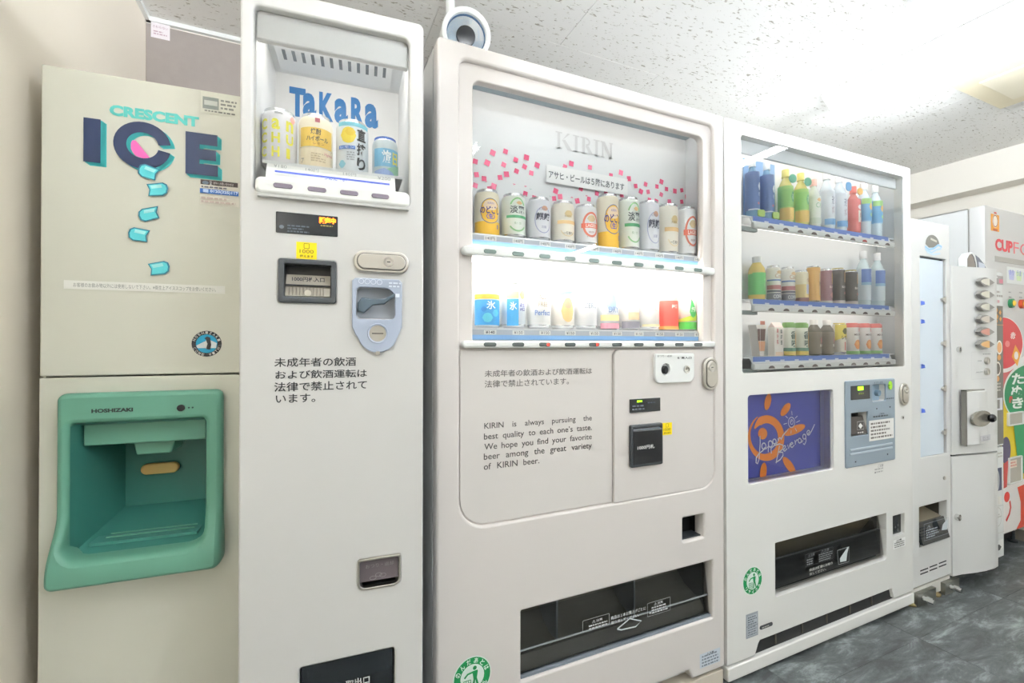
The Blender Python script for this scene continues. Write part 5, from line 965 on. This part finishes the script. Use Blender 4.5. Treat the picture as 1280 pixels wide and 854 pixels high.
for x0 in (.012, .232):
    b = B(); b.box(x0, x0+.145 if x0 < .1 else x0+.12, -.012, .004, CH-.078, CH-.022, mat('bracket_steel', '#8f9088', .35, .8)); b.tube([(x0+.03, -.014, CH-.04), (x0+.03, -.055, CH-.04)], .010, 'chrome', 10); b.tube([(x0+.055, -.014, CH-.045), (x0+.055, -.04, CH-.045)], .009, 'chrome', 10); b.build('anchor_bracket', m4)
for x in (.02, .2):
    for y_ in (.02, .6): B().lathe([(.03, 0), (.03, .006), (.008, .02), (.008, .062)], 'brass_dull', 12, (x, y_, 0)).build('foot', m4)

# ================================================================== COFFEE MACHINE
CF_ = Fr(2.622, 1.055, 0); CW, CHH = .475, 1.475
cf = froot('coffee_machine', 'rounded white cup coffee machine with a column of eye-shaped buttons', 'vending machine', CF_)
def bulge(x0, x1, dep, n=12):
    P_ = []
    for i in range(n+1):
        t = i/n; x = x0+(x1-x0)*t; y = -dep*math.sin(math.pi*min(1, t*.55+.0)) if False else -dep*(1-(2*t-1.15)**2/1.3225) if t < 1 else 0
        P_.append((x, max(-dep, y)))
    return P_
BW = .355; dp_ = .045
prof = [(0, 0), (.0, -.004), (.06, -.012), (.13, -.028), (.2, -.040), (.27, -dp_), (.315, -.042), (.342, -.030), (.352, -.014), (BW, 0)]
def curved(b, prof, z0, z1, m, back=.03):
    P_ = prof+[(prof[-1][0], back), (prof[0][0], back)]; n = len(P_); v = [(x, y, z0) for x, y in P_]+[(x, y, z1) for x, y in P_]
    b.add(v, [list(range(n))[::-1], list(range(n, 2*n))]+[(i, (i+1) % n, (i+1) % n+n, i+n) for i in range(n)], m)
sm = CF_.hit(1190, 569.5)[1]; bt = CF_.hit(1190, 720)[1]; up_top = CF_.hit(1190, 333)[1]
b = B(); curved(b, prof, bt, sm-.004, 'm4_steel'); b.build('lower_door', cf, smooth=60)
b = B(); curved(b, prof, sm+.004, up_top, 'm4_steel'); ud = b.build('upper_door', cf, smooth=60)
b = B(); b.box(.004, CW-.004, .0, .03, sm-.02, sm+.02, 'dark_gap'); shell(b, CW, .66, CHH-.01, 'side_steel', .03); b.build('cabinet', cf)
for x in (.04, CW-.04):
    for y_ in (.06, .6): B().lathe([(.024, 0), (.024, .012), (.01, .014), (.01, .062)], 'charcoal_plastic', 12, (x, y_, 0)).build('foot', cf)
def onb(px, py, w=-.043): return CF_.hit(px, py, w)
for k, y in enumerate((352, 367.8, 383.5, 399, 414.8, 430.5)):
    u0, z = onb(1218.6, y, -.035); u1 = onb(1239.2, y, -.040)[0]; h = .020; n = 10; c = (u0+u1)/2; wd = u1-u0
    eye = [(u0+wd*i/n, z+h*math.sin(math.pi*(i/n)**.72)) for i in range(n+1)]+[(u1-wd*i/n, z-h*math.sin(math.pi*((n-i)/n)**.72)) for i in range(1, n)]
    o = B().prism(eye, -.052, -.036, C('#8d8a84', .3)).build('button', cf, bevel=.001)
    col = ['#e6e2d4', '#e0dccc', '#d8d4c6', '#d8cfc4', '#d89a8a', '#e8b878'][k]
    A = Art(); A.poly([(u0+wd*.05+wd*.58*i/8, z+h*.8*math.sin(math.pi*(.08+.42*i/8))**1.0*(i > 0)) for i in range(9)]+[(u0+wd*.05+wd*.58*i/8, z-h*.8*math.sin(math.pi*(.08+.42*i/8))*(i > 0)) for i in range(8, 0, -1)], col); A.build('lens_print', o, -.052)  # flat coloured lens shape on the button
for y in (451, 464.7): u, z = onb(1233.3, y); o = B(); o.ring(u, z, .010, .016, -.050, -.036, 'satin_metal', 18); o.disc(u, z, .010, -.048, -.036, C('#cfcac0'), 18); o.build('option_button', cf)
A = Art(); A.frame(*CF_.rect(1214, 1240, 440, 474.5, -.046), .001, '#c4c4c0').lines(*CF_.rect(1222, 1229, 450, 452.5, -.046), 1, '#a0a09c').lines(*CF_.rect(1220, 1229, 464, 466.5, -.046), 1, '#a0a09c').lines(*CF_.rect(1228, 1238, 441.5, 444, -.046), 1, '#a0a09c'); A.build('option_marks', cf, -.046)
u, z = CF_.hit(1197.8, 437, -.01); b = B(); b.ring(u, z, .008, .013, -.018, -.004, 'chrome', 16); b.disc(u, z, .008, -.014, -.004, C('#8a8a88'), 12); b.build('upper_lock', cf)
u, z = CF_.hit(1196.3, 646.5, -.01); b = B(); b.ring(u, z, .008, .014, -.020, -.004, 'chrome', 16); b.disc(u, z, .008, -.022, -.004, 'satin_metal', 12); b.build('lower_lock', cf)
# cup door
q = CF_.rect(1211.8, 1240.5, 489.8, 557.5, -.045)
b = B(); P_ = [(q[0], -.034), (q[0]+.03, -.046), (q[0]+.08, -.053), (q[0]+.13, -.05), (q[1], -.034)]
curved(b, P_, q[2], q[3], 'bar_white' if False else 'm4_steel', -.02); cd = b.build('cup_door', cf, bevel=.003, smooth=60)
b = B(); b.box(q[0]-.006, q[0]+.001, -.037, -.018, q[2]-.004, q[3]+.006, C('#77746c')); b.box(q[0]-.006, q[1], -.040, -.02, q[3], q[3]+.006, C('#8a877e')); b.build('door_gap', cf)
u0, u1 = onb(1216, 523, -.055)[0], onb(1240, 523, -.055)[0]; z = onb(1228, 523.5, -.055)[1]
b = B(); b.prism(ell((u0+u1)/2, z, (u1-u0)/2, .036, 24), -.0555, -.045, mat('handle_cup', '#8e8b80', .25, .5)); hd = b.build('handle', cd, bevel=.002)
u, z = onb(1241.5, 523, -.07); b = B(); b.lathe([(.001, -.080), (.010, -.079), (.017, -.073), (.019, -.066), (.016, -.059), (.012, -.055)], mat('ball_black', '#0b0b0d', .08), 20, (u, 0, z), 'y'); b.build('black_knob', hd)
A = Art(); A.rect(*CF_.rect(1226, 1238, 545, 552, -.055), '#c9c9cc').text('取出', *CF_.rect(1228, 1236, 546, 551, -.055), '#9a9aa0'); A.build('lettering', cd, -.0545)
# side strip with prints
ST = (CF_.hit(1240.5, 500, -.02)[0], CF_.hit(1254, 500, -.02)[0]); zst = CF_.hit(1247, 340, -.02)[1]; zsb = CF_.hit(1247, 698, -.02)[1]; zsp = CF_.hit(1247, 559, -.02)[1]
b = B(); b.box(ST[0]-.03, ST[1], -.02, .028, zsp+.003, zst, 'bar_white'); b.box(ST[0]-.03, ST[1], -.02, .028, zsb, zsp-.003, 'bar_white'); ss = b.build('side_strip', cf, bevel=.003)
def sr(xl, xr, yt, yb): return CF_.rect(xl, xr, yt, yb, -.02)
A = Art(); A.rect(*sr(1241, 1253.8, 382, 557), '#77746c').rect(*sr(1241.5, 1253.5, 344, 354.8), '#a5a09c').rect(*sr(1248.5, 1253.2, 349, 354), '#d88a98').rect(*sr(1244, 1246.5, 345.5, 347.5), '#ececec')
A.lines(*sr(1242, 1253, 362, 372), 2, '#b0aaa4').lines(*sr(1242, 1253, 373, 380), 1, '#dcaab0')
for x, y in ((1245, 388), (1249.5, 391), (1246, 396), (1250, 399), (1245, 402)): A.poly([(a_+dx, b_+dz) for a_, b_ in [CF_.hit(x, y, -.02)] for dx, dz in ((-.012, 0), (0, .014), (.013, .002), (.001, -.013))], '#e0a050'); A.n = 3
A.line([CF_.hit(1241, 406, -.02), CF_.hit(1253.8, 406.5, -.02)], .003, '#d8a070')
for x, y, c1, c2 in ((1248.6, 434.5, '#e8b078', '#f2ece2'), (1246.5, 461, '#6a6258', '#f2ece2')):
    u, z = CF_.hit(x, y, -.02); u = min(u, ST[1]-.032) if x > 1248 else max(u, ST[0]+.022); A.ell(u, z, .030, .034, c2).ell(u, z, .023, .026, c1).ell(u-.004, z-.048, .018, .014, '#dca060'); A.n = 5
A.rect(*sr(1244, 1252.4, 498, 513.3), '#dcdde2').rect(*sr(1245, 1249, 500, 511), '#8a8680').lines(*sr(1243, 1251, 478, 490), 3, '#cfcac0')
A.rect(*sr(1238.5, 1251.3, 587, 615.8), '#4a5068').ell(*CF_.hit(1245, 601, -.02), .026, .052, '#c2c4c4').ell(*CF_.hit(1245, 601, -.02), .020, .042, '#a4a8a6')
A.lines(*sr(1241, 1252, 566, 574), 2, '#b4b0a4').rect(*sr(1241.5, 1251, 622, 632), '#e2dfd6').line(CF_.pts([(1240.5, 634), (1252.5, 631)], -.02), .002, '#b4b0a4')
A.arc(*CF_.hit(1246.3, 646, -.02), .034, .045, .003, '#b8b6ae').lines(*sr(1242, 1251, 643, 649), 2, '#b8b6ae').line(CF_.pts([(1240.5, 668), (1253.5, 664)], -.02), .002, '#c4c0b4').rect(*sr(1241.5, 1252, 677, 689), '#e6e6e2').poly(CF_.pts([(1246, 688), (1244, 682), (1247, 680), (1250, 683), (1248, 687)], -.02), '#4c4c4a')
A.build('strip_print', ss, -.02)
# arched topper
u0, u1 = CF_.hit(1200.5, 328, .02)[0], CF_.hit(1232, 331, .02)[0]; zb_ = up_top-.004; hh_ = .085
arch = [(u0, zb_), (u0, zb_+hh_*.6), (u0+.03, zb_+hh_*.92), (u0+.06, zb_+hh_), (u0+(u1-u0)*.45, zb_+hh_*.86), (u0+(u1-u0)*.72, zb_+hh_*.52), (u0+(u1-u0)*.92, zb_+hh_*.16), (u1, zb_)]
tp = B().prism(arch, .0, .03, 'bar_white').build('arched_topper', cf, bevel=.004)
A = Art(); s_ = lambda fx, fz: (u0+(u1-u0)*fx, zb_+hh_*fz)
A.poly([s_(.04, .06), s_(.04, .56), s_(.12, .8), s_(.2, .86), s_(.28, .7), s_(.34, .4), s_(.36, .06)], '#8e857c').poly([s_(.42, .06), s_(.41, .42), s_(.36, .72), s_(.34, .86), s_(.5, .72), s_(.68, .44), s_(.84, .06)], '#6a6f7c').poly([s_(.48, .14), s_(.47, .5), s_(.6, .46), s_(.72, .4), s_(.72, .14)], '#c6ccd6').line([s_(.36, .06), s_(.34, .4), s_(.28, .7), s_(.2, .86)], .006, '#34363c'); A.build('dark_panes', tp, .0)

# ================================================================== CUP NOODLE MACHINE
CP = Fr(3.112, 1.115, 0); PWD, PH = .515, EYE+.705
cp = froot('cup_noodle_machine', 'white cup noodle machine with red lettering and big red, green and yellow graphics', 'vending machine', CP)
pz0 = CP.hit(1280, 658)[1]
b = B(); b.plate(rr(0, PWD, pz0, PH, .004), [], 0, .06, 'white_steel', .003); dr = b.build('door', cp)
b = B(); shell(b, PWD, .72, PH-.002, 'side_steel', .066, z0=.05); b.box(.004, PWD-.004, .058, .068, .06, PH-.008, C('#8c8a84')); b.build('cabinet', cp)
b = B(); b.box(.03, PWD-.03, .06, .09, .03, pz0, 'dark_gap')
for x in (.05, PWD-.05):
    for y_ in (.06, .66): b.lathe([(.024, 0), (.024, .012), (.01, .014), (.01, .062)], 'charcoal_plastic', 12, (x, y_, 0))
b.build('feet', cp)
R = lambda xl, xr, yt, yb: CP.rect(xl, xr, yt, yb)
Q = lambda *L: CP.pts(L)
UM = PWD-.004
A = Art(); A.rect(*R(1238.3, 1248.7, 267, 288), '#f2a83a'); u, z = CP.hit(1243.6, 276.5); A.ell(u, z, .030, .034, '#f6ece0').arc(u, z, .028, .032, .005, '#a86a50').rect(u-.024, u+.024, z-.052, z-.040, '#c86a40').rect(u-.014, u+.014, z+.038, z+.046, '#d05030'); A.build('orange_sticker', cp)
A = Art(); r_ = R(1243.8, 1265.6, 297.6, 313); A.text('CUP', *r_, '#e8535a', .05); u0 = CP.hit(1266.6, 300)[0]; A.text('FO', u0, UM+.0, r_[2]-.001, r_[3], '#ee7a80', -.004); A.build('lettering', cp)
b = B(); r_ = R(1243.5, 1280, 320, 326.5); b.box(r_[0], UM, -.002, .004, r_[2], r_[3], C('#b9b6ae')); b.build('band', cp)
b = B()
A = Art(); r_ = R(1258, 1280, 333, 354); A.rect(r_[0], UM, r_[2], r_[3], '#eef1ee')
for k in range(3): u = r_[0]+.03+k*.085; A.poly([(u, r_[2]+.02), (u+.05, r_[2]+.02), (u+.062, r_[3]-.02), (u-.012, r_[3]-.02)], ['#c9cdec', '#d8ecc0', '#d0e0e8'][k]); A.text(['あり', 'うま', 'めん'][k], u, u+.05, r_[2]+.045, r_[2]+.075, '#9fa6dc', .02); A.n = 2
A.build('cup_pictures', cp)
for x, y, c_ in ((1262.3, 379.4, '#2f8a5a'), (1275.4, 380.2, '#d0502c')):
    u, z = CP.hit(x, y); b = B(); b.ring(u, z, .016, .024, -.014, .002, C(c_, .3), 20); b.lathe([(.016, -.016), (.010, -.022), (.001, -.024)], C('#f2cc4a', .3), 18, (u, 0, z), 'y'); b.build('round_button', cp)
A = Art(); [A.lines(*R(x, x+4, y, y+2.5), 1, '#9a9a98') for x, y in ((1260.5, 364), (1273.5, 364.5), (1260.5, 370), (1273.5, 370.5))]; A.build('price_marks', cp)
def clip(P_):                          # keep prints on the door
    return [(min(max(x, .003), UM), max(z, pz0+.003)) for x, z in P_]
A = Art(); cE = lambda cx, cy, rx, ry, **k: clip([(a_, b_) for a_, b_ in ell(*CP.hit(cx, cy), abs(CP.hit(cx+rx, cy)[0]-CP.hit(cx-rx, cy)[0])/2, abs(CP.hit(cx, cy-ry)[1]-CP.hit(cx, cy+ry)[1])/2, 40)])
A.poly(clip(Q((1236, 470), (1300, 440), (1300, 660), (1236, 690))), '#f3f1ee')
A.poly(clip(Q((1236, 500), (1300, 470), (1300, 600), (1236, 600))), '#e3c818')
A.poly(clip(Q((1240, 455), (1262, 445), (1268, 465), (1254, 500), (1250, 530), (1240, 560))), '#cf6a6a')
A.poly(cE(1254, 431, 25.5, 35), '#f6eeea'); A.poly(cE(1254, 429, 24.5, 32), '#d8494c')
A.poly(clip(Q((1268.5, 431), (1275, 443), (1271, 458), (1264, 446))), '#f0a83a').poly(cE(1269.6, 444.5, 2.6, 5), '#f3e8e2')
A.text('赤', *R(1262, 1269, 415, 424), '#f6e6e2', .03); A.n -= 1; A.poly(cE(1258.5, 430, 3, 4), '#e88a86')
A.poly(cE(1285, 490, 30.5, 37), '#eef3ea'); A.poly(cE(1285.5, 491, 29.5, 35), '#1d8a58')
A.poly(clip(Q((1266, 530), (1300, 520), (1300, 600), (1272, 585))), '#2f9a62').poly(clip(Q((1278, 520), (1300, 520), (1300, 575), (1282, 560))), '#8fc8a0')
for k, (t, x0, x1, y0, y1) in enumerate((('た', 1263.5, 1279, 467, 481), ('ぬ', 1262.5, 1278, 482.5, 496), ('き', 1264, 1278, 497.5, 511.5))): A.text(t, *R(x0, x1, y0, y1), '#f4f8f2', .035); A.n -= 1
A.n += 1; A.text('緑', *R(1260, 1264.6, 495, 504), '#d84a3c', .05)
A.poly(cE(1256, 563, 6, 17), '#5a5470')
A.poly(clip(Q((1253, 580), (1259, 575), (1257.5, 600), (1257, 612), (1253, 615))), '#cc4a40')
A.poly(clip(Q((1250, 612), (1300, 590), (1300, 680), (1250, 690))), '#ece8e4')
A.poly(cE(1257, 621, 3.5, 6.5), '#d4342c').line(clip(Q((1260.5, 626), (1261.5, 634), (1260, 642), (1256, 651))), .016, '#d4342c')
A.poly(clip(Q((1270, 609), (1274, 627), (1274, 650), (1268.5, 668), (1278, 668), (1282, 645), (1279, 605))), '#d4442e').poly(clip(Q((1281, 604), (1300, 600), (1300, 680), (1279, 668), (1283, 645))), '#e8c020')
A.build('food_graphics', cp)
for r_, nm in ((R(1258, 1277, 516, 533), 'change_pocket'), (R(1258.5, 1275.5, 572.5, 606), 'serving_door')):
    b = B(); b.plate(rr(*r_, .006), [rr(r_[0]+.012, r_[1]-.012, r_[2]+.008, r_[3]-.008, .003)], -.010, .004, 'bar_white', .002); b.box(r_[0]+.010, r_[1]-.010, -.007, -.005, r_[2]+.007, r_[3]-.007, C('#b2aca0', .3)); o = b.build(nm, cp)
    if nm == 'serving_door': A = Art(); A.rect(r_[0]+.014, r_[0]+.09, r_[3]-.055, r_[3]-.015, '#ecdccc').lines(r_[0]+.018, r_[0]+.085, r_[3]-.05, r_[3]-.02, 2, '#d89080'); A.build('notice', o, -.0072)

# ================================================================== ROUND CAMERA ABOVE THE BEER MACHINE
def hitz(px, py, Y):
    d = CF*FPX + CR*(px-640) - CU*(py-427); t = Y/d.y; return Vector((0, 0, EYE))+d*t
cpos = hitz(583, 43, 1.26)
sc_ = root('ceiling_camera', 'round white camera housing with dark lens hanging above the beer machine', 'camera', cpos, -rad(8))
sc_.rotation_euler = (rad(8), 0, -rad(8))
RO = .073
B().lathe([(RO*.6, .13), (RO*.93, .11), (RO, .05), (RO, .0), (RO*.985, -.006), (RO*.9, -.008), (RO*.80, -.004), (RO*.785, .012)], 'bar_white', 44, ax='y').build('housing', sc_)
B().lathe([(RO*.79, .012), (RO*.6, .016), (RO*.38, .014)], mat('lens_glass', '#cfe2f0', .12), 40, ax='y').build('reflector', sc_)
B().lathe([(RO*.40, .014), (RO*.38, .006), (.001, .004)], mat('lens_black', '#15171b', .15), 32, ax='y').build('lens', sc_)
B().ring(0, 0, RO*.755, RO*.79, .006, .014, mat('lens_rim', '#3f5f80', .2), 40).build('lens_ring', sc_)
b = B(); b.tube([(-.02, .09, .03), (-.035, .09, .08), (-.04, .09, ZC-cpos.z-.012)], .014, 'bar_white', 12); b.lathe([(.04, -.0), (.04, -.012), (.015, -.02)], 'bar_white', 20, (-.04, .09, ZC-cpos.z-.004)); b.build('ceiling_stem', sc_)

bpy.data.objects.remove(_to)
for o in list(S.objects):
    if o.type == 'EMPTY' and not o.children: bpy.data.objects.remove(o)
